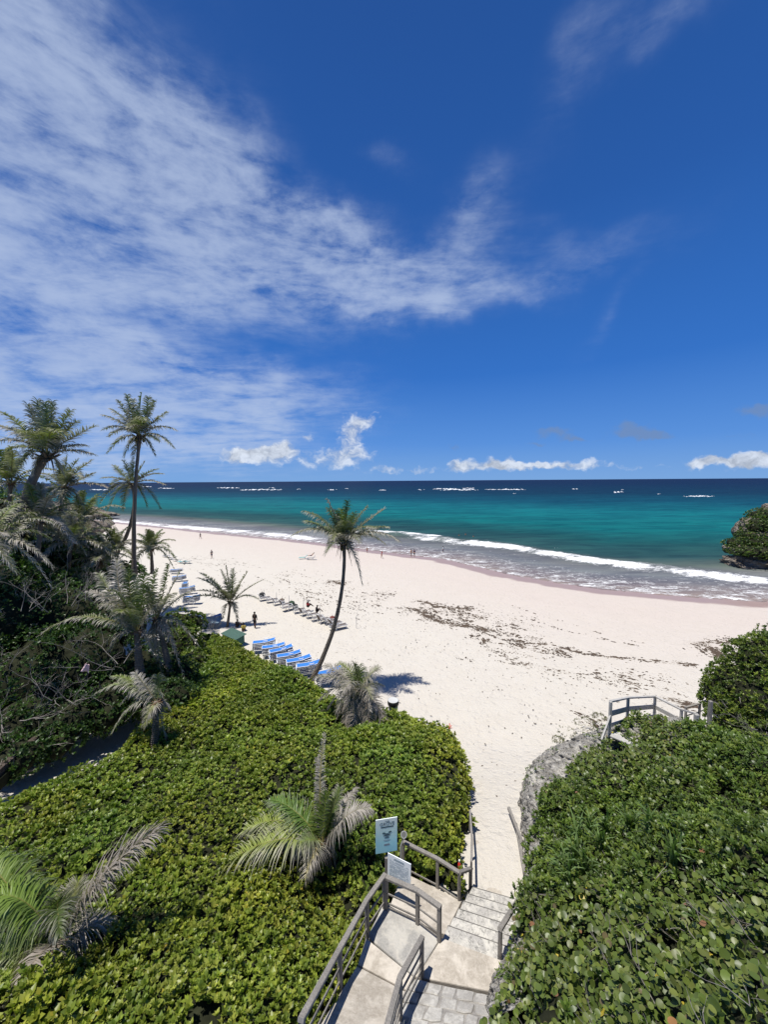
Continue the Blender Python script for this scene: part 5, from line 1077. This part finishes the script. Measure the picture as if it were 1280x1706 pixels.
railing('grey railing going down to the beach behind the walkway, beside the bright bush', [P(1142, 1204, 18.2), P(1165, 1197, 18.6), P(1180, 1190, 19)], .8, (.45,), .09, .09)
t = thing('tall_post', 'tall grey post standing in front of the bright bush', 'post', P(1181, 1222, 15.6)); MB().beam((0, 0, 0), (0, 0, 1.45), .13, .13, up=(0, 1, 0)).build('shaft', M['wood'], t)
MB().beam((0.04, 0, .95), (.5, .15, .62), .02, .02).build('wire', M['wood_pale'], t)
# ------------------------------------------------------------------ signs, lamp, bottle, bin
def flat(name, col, rough=.5): return simple(name, col, rough, .3, .04, 3)
M['black'] = flat('black_plastic', (.015, .015, .017)); M['metal'] = simple('grey_metal', (.42, .42, .41), .45, .5, .1, 9)
M['ink'] = flat('sign_ink', (.05, .10, .11)); M['ink_grey'] = flat('notice_ink', (.24, .30, .34)); M['notice'] = flat('notice_face', (.84, .88, .90), .4)
def gradm():
    m, t, b = newmat('aqua_sign_face'); p = obj_pos(t); sp = t.node('ShaderNodeSeparateXYZ'); t.l.new(p, sp.inputs[0])
    f = t.math('ADD', t.maprange(sp.outputs[2], 0, -.9), t.math('MULTIPLY', t.noise(p, 5, 4), .3))
    t.l.new(t.ramp(f, [(0.1, (.90, .94, .86)), (.6, (.62, .86, .80)), (1.1, (.42, .80, .84))]), b.inputs['Base Color']); b.inputs['Roughness'].default_value = .35; return m
M['aqua'] = gradm()
def panel(name, label, tl, tr, bl, mat, thick=.02):
    tl, tr, bl = Vector(tl), Vector(tr), Vector(bl); X_ = (tr - tl); Z_ = Vector((0, 0, 1)); W_ = X_.length; H_ = (tl - bl).length; X_.normalize(); Yv = Z_.cross(X_).normalized()
    t = thing(name, label, 'sign', tl); t.matrix_world = Matrix.Translation(tl) @ Matrix((X_, Yv, Z_)).transposed().to_4x4()
    MB().box((W_ / 2, 0, -H_ / 2), (W_, thick, H_)).build('face', mat, t)
    return t, W_, H_
def text(t, s_, x, z, size, mat, align='CENTER', d=.0125, name='lettering', xs=1.0):
    c = bpy.data.curves.new(name, 'FONT'); c.body = s_; c.size = size; c.align_x = align; c.extrude = .0008; c.resolution_u = 2
    o = bpy.data.objects.new(name, c); dg = bpy.context.evaluated_depsgraph_get; COL.objects.link(o); me = bpy.data.meshes.new_from_object(o.evaluated_get(dg())); bpy.data.objects.remove(o)
    me.materials.clear(); me.materials.append(mat); o = link(name, me, t, loc=(x, -d, z)); o.rotation_euler = (R(90), 0, 0); o.scale = (xs, 1, 1); return o
def mark(t, rects, mat, name, d=.0125):
    mb = MB()
    for x, z, w_, h in rects: mb.box((x, -d, z), (w_, .002, h))
    return mb.build(name, mat, t)
post = P(645, 1514, 10.72)
t = thing('sign_post', 'square grey wooden post carrying the two signs at the corner of the landing', 'post', post); MB().beam((0, 0, -.1), (0, 0, 1.72), .11, .11, up=(0, 1, 0)).build('shaft', M['wood'], t)
t, W_, H_ = panel('sign', 'pale aqua sign reading THE GROVE on top of the wooden post', P(626, 1366, 10.66), P(662, 1360.5, 10.78), P(627, 1422, 10.66), M['aqua'])
text(t, 'THE', W_ * .53, -.11, .075, M['ink']); text(t, 'GROVE', W_ * .53, -.215, .150, M['ink'], xs=.92)
mark(t, [(W_ * .53, -.262, W_ * .58, .036)], M['ink'], 'bar')
mb = MB(); cx_, cz = W_ * .52, -.52     # little emblem: a hut with palms either side, over water lines
mb.box((cx_, -.0125, cz), (.15, .002, .05)); mb.box((cx_, -.0125, cz - .055), (.12, .002, .022)); mb.box((cx_, -.0125, cz - .09), (.13, .002, .02)); mb.box((cx_, -.0125, cz + .045), (.12, .002, .018))
for sx_, h in ((-.095, .03), (.095, .085)):
    mb.box((cx_ + sx_, -.0125, cz + h * .3), (.012, .002, .12))
    for a in (0, 36, 72, 108, 144, 180, 216, -36):
        ca, sa = math.cos(R(a)), math.sin(R(a)); q0 = (cx_ + sx_, -.0135, cz + h * .3 + .06); q1 = (q0[0] + ca * .05, -.0135, q0[2] + sa * .035); mb.beam(q0, q1, .010, .002, up=(0, 1, 0))
mb.build('emblem', M['ink'], t); mark(t, [(cx_, -.675, .22, .008), (cx_, -.70, .16, .008)], M['ink_grey'], 'small_print')['kind'] = 'stuff'; mark(t, [(cx_, -.83, .17, .06)], M['ink_grey'], 'footer')
t, W_, H_ = panel('notice_board', 'white notice board with rows of small print fixed to the landing railing', P(646.5, 1420, 10.62), P(685, 1440, 10.28), P(646, 1463, 10.62), M['notice'])
rr_ = random.Random(5); rects = [(W_ * .5, -.085, W_ * .42, .022), (W_ * .5, -.118, W_ * .48, .018)]
z = -.17
while z > -H_ + .07:
    x = W_ * .10
    while x < W_ * .88:
        l = rr_.uniform(.02, .06); rects.append((x + l / 2, z, l, .007)) if rr_.random() < .85 else None; x += l + .012
    z -= .024 if rr_.random() < .8 else .04
mark(t, rects, M['ink_grey'], 'small_print')['kind'] = 'stuff'
for k in range(4): MB().box((W_ * (.04 if k % 2 else .96), -.013, -.03 if k < 2 else -H_ + .03), (.014, .006, .014)).build('screw', M['metal'], t)
# floodlight
t = thing('floodlight', 'small round grey floodlight on a stalk behind the aqua sign', 'lamp', P(668, 1452, 11.4)); top_ = P(673, 1390, 11.4) - Vector(t.location)
MB().tube([(0, 0, 0), (0, 0, .9), tuple(top_ - Vector((0, 0, .08)))], .022, 6).build('stalk', M['metal'], t)
mb = MB(); mb.lathe((0, 0, 0), [(.05, -.10), (.075, -.05), (.125, 0), (.13, .02), (.115, .02), (.10, .01)], 16); o = mb.build('lamp_head', M['metal'], t, True); o.location = top_; o.rotation_euler = (R(58), R(25), 0); o.scale = (.8, .8, .8)
o = MB().lathe((0, 0, .012), [(.10, 0), (.10, .004)], 16).build('glass', flat('lamp_glass', (.16, .16, .15), .35), t); o.location = top_; o.rotation_euler = (R(58), R(25), 0); o.scale = (.8, .8, .8)
M['red'] = flat('red_plastic', (.62, .05, .035), .35)
q = P(765.5, 1446, 11.75); t = thing('bottle', 'red bottle with a white cap left standing on the corner post of the railing', 'bottle', q)
MB().lathe((0, 0, 0), [(.045, 0), (.05, .03), (.05, .16), (.03, .21), (.022, .24)], 12).build('body', M['red'], t, True); MB().lathe((0, 0, .24), [(.03, 0), (.03, .05), (.02, .065)], 10).build('cap', flat('white_cap', (.75, .72, .66)), t); MB().box((0, -.05, .1), (.05, .006, .07)).build('label', flat('pale_label', (.7, .6, .5)), t)
q = P(749, 1214, 20.2); t = thing('red_flower', 'red flower head standing out of the far rim of the hedge', 'flower', q)
mb = MB()
for k in range(9):
    a = k * .7; mb.beam((0, 0, .02), (.16 * math.cos(a), .10 * math.sin(a), .06 + .10 * (k % 3)), .045, .015)
mb.build('petals', flat('red_petals', (.62, .07, .05)), t); MB().tube([(0, 0, -.6), (0.02, 0, .03)], .012, 5).build('stem', M['twig'], t)
M['bin_g'] = flat('bin_green', (.05, .16, .13)); M['bin_w'] = flat('bin_label', (.55, .62, .58)); q = G(655.5, 1190, 1.0)
t = thing('rubbish_bin', 'black and green rubbish bin half hidden behind the far rim of the hedge', 'bin', q)
MB().lathe((0, 0, 0), [(.24, 0), (.29, .62), (.30, .64)], 20).build('body', M['bin_g'], t, True); MB().lathe((0, 0, .64), [(.325, 0), (.34, .04), (.34, .24), (.32, .26), (.31, .10)], 20).build('rim', M['black'], t, True)
MB().lathe((0, 0, .885), [(.31, 0), (.33, .02), (.30, .035), (.26, .02)], 20).build('liner', flat('pale_liner', (.5, .5, .48)), t, True); MB().box((.08, -.265, .48), (.2, .02, .16)).build('sticker', M['bin_w'], t)

# ------------------------------------------------------------------ loungers
M['lw'] = flat('white_lounger_frame', (.72, .72, .70), .4); M['blue'] = simple('blue_sling', (.035, .17, .50), .7, .2, .12, 14); M['dblue'] = simple('faded_blue_sling', (.05, .15, .36), .75, .2, .2, 10)
M['brn'] = simple('grey_brown_sling', (.13, .11, .10), .8, .2, .3, 8); M['teal'] = simple('teal_towel', (.05, .30, .27), .9, .1, .2, 9)
_lc = {}
def lounger_meshes(raise_, sling):
    key = (raise_, sling)
    if key in _lc: return _lc[key]
    a = raise_; hx_, hz = 1.2 + .72 * math.cos(a), .34 + .72 * math.sin(a)
    fr = MB()
    for y in (-.32, .32): fr.beam((0, y, .33), (1.28, y, .33), .045, .055); fr.beam((1.18, y, .35), (hx_, y, hz), .04, .045)
    for x in (.02, 1.25): fr.beam((x, -.32, .33), (x, .32, .33), .04, .04)
    fr.beam((hx_, -.32, hz), (hx_, .32, hz), .04, .04)
    arms = MB()
    for y in (-.35, .35): arms.tube([(.95, y, .33), (.93, y, .5), (1.3, y, .53), (1.4, y, .36)], .02, 4)
    legs = []
    for x, dx_ in ((.22, -.08), (1.22, .1)):
        for y in (-.3, .3): legs.append(MB().beam((x, y, .32), (x + dx_, y * 1.05, 0), .045, .045, up=(0, 1, 0)).mesh('leg', M['lw']))
    def sheet(x0, z0, x1, z1, n):
        m = MB(); V = []
        for i in range(n + 1):
            u = i / n; sag = -.035 * math.sin(u * math.pi)
            for y in (-.29, -.1, .1, .29): V.append((x0 + (x1 - x0) * u, y, z0 + (z1 - z0) * u + sag - (.015 if abs(y) < .2 else 0) + .02))
        m.add(V, [(i*4+j, i*4+j+1, (i+1)*4+j+1, (i+1)*4+j) for i in range(n) for j in range(3)])
        m.add([(v[0], v[1], v[2] - .012) for v in V], [(i*4+j, (i+1)*4+j, (i+1)*4+j+1, i*4+j+1) for i in range(n) for j in range(3)]); return m
    seat = sheet(.03, .345, 1.2, .345, 4); back = sheet(1.22, .36, hx_, hz + .015, 3)
    _lc[key] = [('frame', fr.mesh('frame', M['lw'])), ('seat', seat.mesh('seat', M[sling], True)), ('backrest', back.mesh('backrest', M[sling], True)), ('armrests', arms.mesh('armrests', M['lw']))] + [('leg', l) for l in legs]
    return _lc[key]
def lounger(label, loc, rz, raise_=.25, sling='blue', group=None, skip=()):
    t = thing('sun_lounger', label, 'lounger', loc, rz, group)
    for n_, me in lounger_meshes(raise_, sling):
        if n_ not in skip: link(n_, me, t)
    return t
order_n = ['lowest', 'second from the bottom', 'third from the bottom', 'third from the top', 'second from the top', 'topmost']
STK = [((424, 1083), 6, 'the stack right beside the green hut'), ((440, 1092), 6, 'the second stack along from the green hut'), ((452, 1099), 6, 'the third stack from the green hut'), ((465, 1107), 6, 'the middle stack of the row along the hedge'),
       ((481, 1116), 6, 'the fifth stack from the green hut'), ((497, 1124), 6, 'the last stack before the leaning palm trunk'), ((531, 1139), 6, 'the stack nearest the leaning palm'),
       ((340, 1040), 5, 'the stack partly behind the grey bare bush'), ((309, 1003), 6, 'the nearest stack of the left cluster'), ((302, 988), 6, 'the stack in the middle of the left cluster'), ((313, 976), 6, 'the rightmost stack of the left cluster'), ((290, 966), 5, 'the stack under the fronds in the left cluster'), ((287, 952), 4, 'the farthest stack of the left cluster')]
for i, ((px, py), n, lab) in enumerate(STK):
    q = G(px - 3, py + 3, 0.05); q.z = float(ground_z(q.x, q.y)) ; rz = R([12, 22, 18, 25, 20, 24, 28, 30, 8, 20, -75, 10, 0][i]) + random.uniform(-.16, .16); zz = q.z - .02
    for k in range(n):
        nm = order_n[k] if n == 6 else (['lowest', 'second from the bottom', 'middle one', 'second from the top', 'topmost'][k] if n == 5 else ['lowest', 'second from the bottom', 'second from the top', 'topmost'][k])
        lounger(f'blue lounger, {nm} in {lab}'[:140], (q.x + random.uniform(-.04, .04), q.y + random.uniform(-.04, .04), zz + k * .125), rz + random.uniform(-.03, .03), .22, 'blue' if i < 8 else 'dblue', 'stacked blue sun loungers')
# the row of reclined loungers facing the sea
ROW = [(440, 1000), (452, 1003), (463, 1007), (475, 1011), (485, 1015), (497, 1020), (508, 1024), (519, 1028), (528, 1033), (538, 1037), (550, 1039), (558, 1043), (566, 1047)]
wherer = ['at the far left end of the row by the sea', 'second from the far left end of the row', 'third from the far left end', 'left of the gap with green bags', 'with a green bag beside it', 'in front of the woman in the sun hat, left', 'in front of the woman in the sun hat, right', 'with a bather sitting on it, raised back', 'just left of where the palm trunk crosses the row', 'hidden partly by the leaning palm trunk', 'right of the leaning palm trunk', 'second from the near end, raised back', 'flat one at the near right end of the row']
for i, (px, py) in enumerate(ROW):
    q = G(px, py, 0); ra = .15 if i in (12, 4) else random.uniform(1.0, 1.2)
    a = R(35 + random.uniform(-10, 10)); lounger('reclined lounger ' + wherer[i], (q.x + 1.6 * math.cos(a) * .5, q.y + 1.6 * math.sin(a) * .5, 0.02), a + math.pi, ra, 'brn', 'row of reclined loungers facing the sea')
for i, px in enumerate([(440, 998), (461, 1003), (482, 1009), (506, 1017), (533, 1026), (562, 1037), (594, 1046)]):
    q = G(px[0], px[1], 0); t = thing('pole', 'thin parasol pole stuck in the sand ' + ['at the far left end of the lounger row', 'second from the far left end of the row', 'third from the left, by the dark bags', 'left of the woman in the sun hat', 'right of the bather on the lounger', 'at the near end of the lounger row', 'alone, right of the leaning palm trunk'][i], 'pole', q, group='thin poles behind the lounger row')
    MB().tube([(0, 0, 0), (.01, 0, 1.25)], [.028, .022], 6).build('shaft', M['metal'], t); MB().lathe((.01, 0, 1.24), [(.03, 0), (.03, .04), (.01, .06)], 6).build('tip', M['lw'], t)
def bag(label, px, py, col, s_=1.0, n='bag'):
    q = G(px, py, 0); t = thing(n, label, n, q, random.uniform(0, 3)); m = flat('bag_cloth', col, .85)
    MB().lathe((0, 0, 0), [(.20 * s_, 0), (.27 * s_, .12 * s_), (.24 * s_, .3 * s_), (.12 * s_, .36 * s_)], 9).build('body', m, t, True); MB().tube([(-.1 * s_, 0, .33 * s_), (0, 0, .5 * s_), (.1 * s_, 0, .33 * s_)], .015, 4).build('handle', m, t)
bag('dark green bag on the sand behind the reclined loungers', 486, 1008, (.03, .06, .03), 1.4); bag('black bag between the loungers left of the sun hat', 492, 1013, (.02, .02, .02), 1.3); bag('brown bag at the feet of the loungers', 470, 1003, (.08, .05, .03), 1.2); bag('red and brown bag right of the palm trunk', 554, 1033, (.16, .05, .04), 1.2); bag('dark box at the far left end of the lounger row', 437, 994, (.03, .03, .03), 1.5)
# pair of loungers out on the open sand
for i, (px, py, lab) in enumerate([(498, 931, 'lounger under a teal towel alone on the open sand, the left of a pair'), (511, 932, 'lounger with a person lying on it on the open sand, the right of a pair')]):
    q = G(px, py, -.3); lounger(lab, (q.x, q.y, float(ground_z(q.x, q.y))), R([10, 5][i]), .7, 'teal' if i == 0 else 'brn', 'pair of loungers on the open sand')
for i, (px, py) in enumerate([(272, 928), (282, 932), (290, 935), (297, 938), (305, 938)]):
    q = G(px, py, -.1); lounger('low lounger near the far palms, ' + ['farthest left of five in a line', 'second from the left of five in a line', 'middle one of five in a line', 'fourth of five in a line', 'last of the five, teal'][i], (q.x, q.y, float(ground_z(q.x, q.y))), R(-20), [.1, .5, .2, .4, .3][i], 'teal' if i > 2 else 'brn', 'line of loungers by the far palms')
# green hut
q = G(372, 1066, 0.2); M['hutg'] = simple('green_painted_boards', (.045, .12, .09), .7, .25, .2, 6)
t = thing('beach_hut', 'low green beach hut with a sloping roof at the end of the lounger stacks', 'hut', q, R(-38)); t.scale = (.72, .62, .55)
for k in range(9): MB().box((.17 + k * .34, 0, .55), (.325, .06, 1.1), 0, .004).build('board', M['hutg'], t)
for k in range(9): MB().box((.17 + k * .34, 1.35, .7), (.325, .06, 1.4), 0, .004).build('board', M['hutg'], t)
MB().box((0, .68, .6), (.06, 1.3, 1.2)).build('side_wall', M['hutg'], t); MB().box((3.06, .68, .6), (.06, 1.3, 1.2)).build('side_wall', M['hutg'], t)
MB().add([(-.2, -.25, 1.12), (3.3, -.25, 1.12), (3.3, 1.6, 1.5), (-.2, 1.6, 1.5), (-.2, -.25, 1.18), (3.3, -.25, 1.18), (3.3, 1.6, 1.56), (-.2, 1.6, 1.56)], [(3, 2, 1, 0), (4, 5, 6, 7), (0, 1, 5, 4), (1, 2, 6, 5), (2, 3, 7, 6), (3, 0, 4, 7)]).build('roof', simple('green_grey_roof', (.05, .10, .08), .7, .3, .2, 4), t)
q = P(352, 1034, 39); t = thing('tarpaulin', 'grey blue tarpaulin heap behind the green hut', 'tarpaulin', q); n_ = 9; V = [(x * .25 - 1, y * .2 - .8, .42 * math.sin(x / 8 * 3.14) * math.sin(y / 8 * 3.14) + random.uniform(-.05, .05)) for x in range(n_) for y in range(n_)]
link('sheet', mesh_from('sheet', np.array(V), [(x*n_+y, (x+1)*n_+y, (x+1)*n_+y+1, x*n_+y+1) for x in range(n_-1) for y in range(n_-1)], simple('faded_tarp', (.24, .32, .36), .7, .3, .2, 3), True), t)

# ------------------------------------------------------------------ people
SK = flat('skin', (.36, .20, .13), .6); SKD = flat('dark_skin', (.09, .05, .035), .6); HAIR = flat('dark_hair', (.02, .015, .012), .7)
def skin_mesh(name, verts, edges, radii, mat, lvl=1):
    me = bpy.data.meshes.new(name); me.from_pydata([tuple(v) for v in verts], edges, []); o = bpy.data.objects.new(name, me); COL.objects.link(o)
    md = o.modifiers.new('skin', 'SKIN'); ly = me.skin_vertices[0].data if me.skin_vertices else None
    if ly is None:
        bpy.context.view_layer.objects.active = o; me.skin_vertices.new() if hasattr(me.skin_vertices, 'new') else None; ly = me.skin_vertices[0].data
    for i, r_ in enumerate(radii): ly[i].radius = (r_, r_) if not hasattr(r_, '__len__') else r_; ly[i].use_root = (i == 0)
    s2 = o.modifiers.new('sub', 'SUBSURF'); s2.levels = lvl
    dg = bpy.context.evaluated_depsgraph_get(); out = bpy.data.meshes.new_from_object(o.evaluated_get(dg)); bpy.data.objects.remove(o)
    out.materials.clear(); out.materials.append(mat); out.polygons.foreach_set('use_smooth', [True] * len(out.polygons)); out.name = name
    return out
def person(label, loc, rz, h=1.72, pose='stand', skin=None, top=None, bottom=None, hair=True, hat=None, lean=0.0, arms=(.15, .15), stride=.12, hold=None):
    skin = skin or SK; k = h / 1.72
    J = {}
    if pose in ('stand', 'walk', 'bend'):
        hp = .92; st_ = stride if pose != 'stand' else .03; ln = lean if pose != 'bend' else 1.15
        J['pelvis'] = (0, 0, hp); up = Vector((0, -math.sin(ln), math.cos(ln)))
        P0 = Vector((0, 0, hp)); chest = P0 + up * .36; neck = P0 + up * .53; head = neck + (up + Vector((0, -.1, 0))).normalized() * .13; crown_ = head + up * .10
        legs = [[(.09, 0, hp - .06), (.10, -st_ * .6, .49), (.10, -st_, .08), (.10, -st_ - .13, .03)], [(-.09, 0, hp - .06), (-.10, st_ * .5 - .03, .49), (-.10, st_, .08), (-.10, st_ - .12, .03)]]
        dn = Vector((0, 0, -1)) if pose == 'bend' else -up
        arm = [[chest + Vector((.17, 0, .1)) , chest + Vector((.2 + arms[0] * .4, -.02, .0)) + dn * .20, chest + Vector((.2 + arms[0], -.08, 0)) + dn * .43], [chest + Vector((-.17, 0, .1)), chest + Vector((-.2 - arms[1] * .4, -.02, 0)) + dn * .20, chest + Vector((-.2 - arms[1], -.08, 0)) + dn * .43]]
    else:  # seated or lying with legs forward
        hp = .12 if pose == 'sit' else .45; ln = .25 if pose == 'sit' else -.75
        up = Vector((0, -math.sin(ln), math.cos(ln))); P0 = Vector((0, 0, hp)); chest = P0 + up * .36; neck = P0 + up * .53; head = neck + up * .13; crown_ = head + up * .10
        kz = .45 if pose == 'sit' else hp + .02; fz = .05 if pose == 'sit' else hp
        legs = [[(.09, -.06, hp), (.13, -.42, kz), (.12, -.72, fz + .02), (.12, -.82, fz + .08)], [(-.09, -.06, hp), (-.13, -.42, kz), (-.12, -.72, fz + .02), (-.12, -.82, fz + .08)]]
        arm = [[chest + Vector((.17, 0, .1)), chest + Vector((.25, -.12, -.12)), chest + Vector((.16, -.33, -.14))], [chest + Vector((-.17, 0, .1)), chest + Vector((-.25, -.12, -.12)), chest + Vector((-.16, -.33, -.14))]]
    V = [P0, chest, neck, head, crown_]; E = [(0, 1), (1, 2), (2, 3), (3, 4)]; Rr = [(.15, .11), (.155, .10), (.052, .052), (.085, .095), (.06, .07)]
    ends = []
    for l in legs:
        b = 0
        for i, q in enumerate(l): V.append(Vector(q)); E.append((b, len(V) - 1)); b = len(V) - 1; Rr.append([.085, .055, .036, .03][i])
    for l in arm:
        b = 1
        for i, q in enumerate(l): V.append(Vector(q)); E.append((b, len(V) - 1)); b = len(V) - 1; Rr.append([.055, .038, .028][i])
        ends.append(V[-1])
    t = thing('person', label, 'person', loc, rz); t.scale = (k, k, k)
    link('body', skin_mesh('body', V, E, Rr, skin), t)
    if hair: o = MB().lathe((0, 0, 0), [(.075, -.05), (.102, 0), (.098, .06), (.05, .1)], 10).build('hair', HAIR, t, True); o.location = head + up * .03 + Vector((0, .015, 0))
    for s_ in (-1, 1): pass
    if top: link('shirt', skin_mesh('shirt', [P0 + up * .06, chest, neck - up * .04, arm[0][0], arm[0][1] * 1, arm[1][0], arm[1][1] * 1], [(0, 1), (1, 2), (1, 3), (3, 4), (1, 5), (5, 6)], [(.175, .13), (.18, .125), .07, .08, .062, .08, .062], top), t)
    if bottom: link('shorts', skin_mesh('shorts', [P0 + up * .05, P0 - up * .03] + [Vector(legs[0][0]), Vector(legs[0][0]).lerp(Vector(legs[0][1]), .75), Vector(legs[1][0]), Vector(legs[1][0]).lerp(Vector(legs[1][1]), .75)], [(0, 1), (1, 2), (2, 3), (1, 4), (4, 5)], [(.168, .13), (.17, .13), .105, .09, .105, .09], bottom), t)
    if hat: o = MB().lathe((0, 0, 0), [(.26, -.01), (.27, .0), (.12, .03), (.11, .12), (.05, .14)], 12).build('hat', hat, t, True); o.location = head + up * .05
    if hold: o = MB().box((0, 0, -.09), (.05, .2, .2), 0, .01).build('towel', hold, t); o.location = ends[0]
    return t
def gpt(px, py, z=None):
    q = G(px, py, -.3)
    for _ in range(6): q = G(px, py, float(ground_z(q.x, q.y)))
    return q
BK = flat('black_cloth', (.012, .012, .014), .9); YL = flat('mustard_cloth', (.30, .24, .05), .9); RD = flat('red_cloth', (.35, .05, .05), .9); WH = flat('white_cloth', (.7, .7, .7), .9); NV = flat('navy_cloth', (.02, .03, .09), .9); GRc = flat('grey_cloth', (.22, .21, .2), .9)
person('person in black T-shirt and shorts walking away past the green hut', gpt(425, 1047), R(165), 1.78, 'walk', SKD, BK, BK, stride=.10, arms=(.1, .06), hold=WH)
person('person in a mustard yellow top sitting by the green hut', gpt(406, 1052), R(200), 1.7, 'sit', SKD, YL, BK)
person('person in dark clothes sitting under the small palm by the hut', gpt(394, 1046), R(150), 1.7, 'sit', SKD, BK, BK)
person('person standing alone in grey on the upper beach, left', gpt(353, 930), R(60), 1.72, 'stand', SK, GRc, NV)
person('person strolling near the waterline at the far left', gpt(334, 898), R(80), 1.72, 'walk', SK, GRc, GRc, stride=.22, arms=(.3, .3))
person('person with red swimwear crouching forward at the water edge', gpt(636, 930), R(80), 1.68, 'walk', SK, RD, RD, stride=.15, lean=.35)
person('child wading behind the fronds of the tall palm', gpt(612, 921), R(20), 1.3, 'stand', SK, None, RD)
person('left one of the pair standing at the water, pale swimwear', gpt(685.5, 928), R(10), 1.74, 'stand', SK, None, GRc, arms=(.05, .2))
person('right one of the pair standing at the water, dark swimwear', gpt(690.5, 928), R(-30), 1.72, 'stand', SK, NV, BK)
person('person with a white top wading in the shallow water', gpt(738.5, 922), R(60), 1.7, 'stand', SK, WH, NV)
for i, (px, py) in enumerate([(765, 899), (789, 901), (776, 897)]):
    q = G(px, py, SEA - 1.15); person(['left swimmer with the head and shoulders out of the waves', 'right swimmer with the head and shoulders out of the waves', 'swimmer between the two others, a little farther out'][i], q, 0, 1.7, 'stand', SK)
person('woman in red with a broad grey sun hat sitting at the lounger row', gpt(512, 1019), R(130), 1.72, 'stand' if False else 'sit', SKD, RD, BK, hat=GRc).location.z += .45
person('dark haired person sitting on a lounger beside the palm trunk', gpt(527, 1026), R(120), 1.7, 'sit', SKD, BK, BK).location.z += .35
q = gpt(512, 929); person('person lying back on the right lounger of the open sand pair', (q.x + .9, q.y, q.z), R(-90), 1.7, 'lie', SK, None, NV)

# ------------------------------------------------------------------ sea rocks
def rock_lumps(parent, lumps, mat, seed=0, res=26, rough=.35):
    for i, (c, r_) in enumerate(lumps):
        V = []
        for a in range(res + 1):
            th = math.pi * a / res
            for b in range(res * 2):
                ph = math.pi * b / res; V.append((math.sin(th) * math.cos(ph), math.sin(th) * math.sin(ph), math.cos(th)))
        V = np.array(V); n = fbm(V[:, 0] * 2.1 + V[:, 2] * 1.7 + i * 5, V[:, 1] * 2.1 - V[:, 2], 4, seed + i); n2 = np.abs(fbm(V[:, 0] * 6 + V[:, 2] * 4, V[:, 1] * 6 + V[:, 2] * 5, 3, seed + i + 7))
        k = 1 + n * rough * 2.2 - n2 * rough * .9; W2 = V * np.array(r_) * k[:, None] + np.array(c) - np.array(parent.location)
        m = res * 2; Fs = [(a*m+b, (a+1)*m+b, (a+1)*m+(b+1) % m, a*m+(b+1) % m) for a in range(res) for b in range(m)]
        link('rock', mesh_from('rock', W2, Fs, mat, True), parent)
t = thing('rock_islet', 'undercut rocky islet with green bushes on top at the right edge of the sea', 'rock', P(1260, 950, 72))
rk = [L3(1258, 938, 72, 5.6, 2.0, 4), L3(1300, 948, 71, 5.0, 2.6, 4.5), L3(1226, 914, 74, 1.9, 1.3, 2), L3(1272, 905, 76, 4.4, 2.8, 4), L3(1252, 885, 78, 2.6, 2.8, 3), L3(1300, 880, 80, 5.0, 4.4, 5), L3(1284, 856, 82, 1.8, 2.2, 3)]
rock_lumps(t, rk, M['rock_sea'], 3)
bush('islet_scrub', '', '', [L3(1262, 919, 71.0, 5.4, 1.3, 4.2), L3(1300, 924, 69.5, 4.8, 1.7, 4.2), L3(1225, 905, 73.6, 2.0, 1.1, 1.8), L3(1262, 880, 76.5, 2.8, 2.3, 3), L3(1288, 885, 76.5, 4.4, 3.3, 4.2), L3(1272, 860, 79, 2.6, 1.6, 2.8), L3(1250, 893, 75.5, 2.0, 1.0, 2.5), L3(1270, 903, 73.5, 4.0, .9, 3.5), L3(1310, 860, 80, 3.5, 2.2, 3)], np.vstack([DARKG, MIXG]) * .9, .34, 6, KITE, 5, .6, None, 0, link('scrub', None, t), .5)
t.children[-1].location = -t.location if False else (0, 0, 0)
sc = t.children[-1]; sc.matrix_parent_inverse = Matrix.Translation(-Vector(t.location))
t = thing('headland', 'low brown rocky headland reaching into the sea at the far left', 'headland', P(125, 862, 175))
rock_lumps(t, [(tuple(P(105, 856, 178)), (16, 9, 4.5)), (tuple(P(138, 855, 176)), (10, 6, 2.4)), (tuple(P(165, 857, 176)), (8, 4.5, 1.3)), (tuple(P(182, 858, 177)), (4, 3, .8)), (tuple(P(60, 850, 190)), (22, 14, 4))], M['rock_sea'], 9)
t = thing('boulders', 'grey boulders on the sand below the headland at the far left', 'rock', P(160, 878, 100))
rock_lumps(t, [(tuple(P(150, 880, 90)), (3.2, 2.5, 1.6)), (tuple(P(165, 878, 95)), (2.6, 2, 1.3)), (tuple(P(140, 886, 82)), (3.4, 2.5, 1.8)), (tuple(P(176, 872, 110)), (2.2, 2, 1.0)), (tuple(P(120, 884, 80)), (4.5, 3, 2.6))], M['rock_sea'], 15)
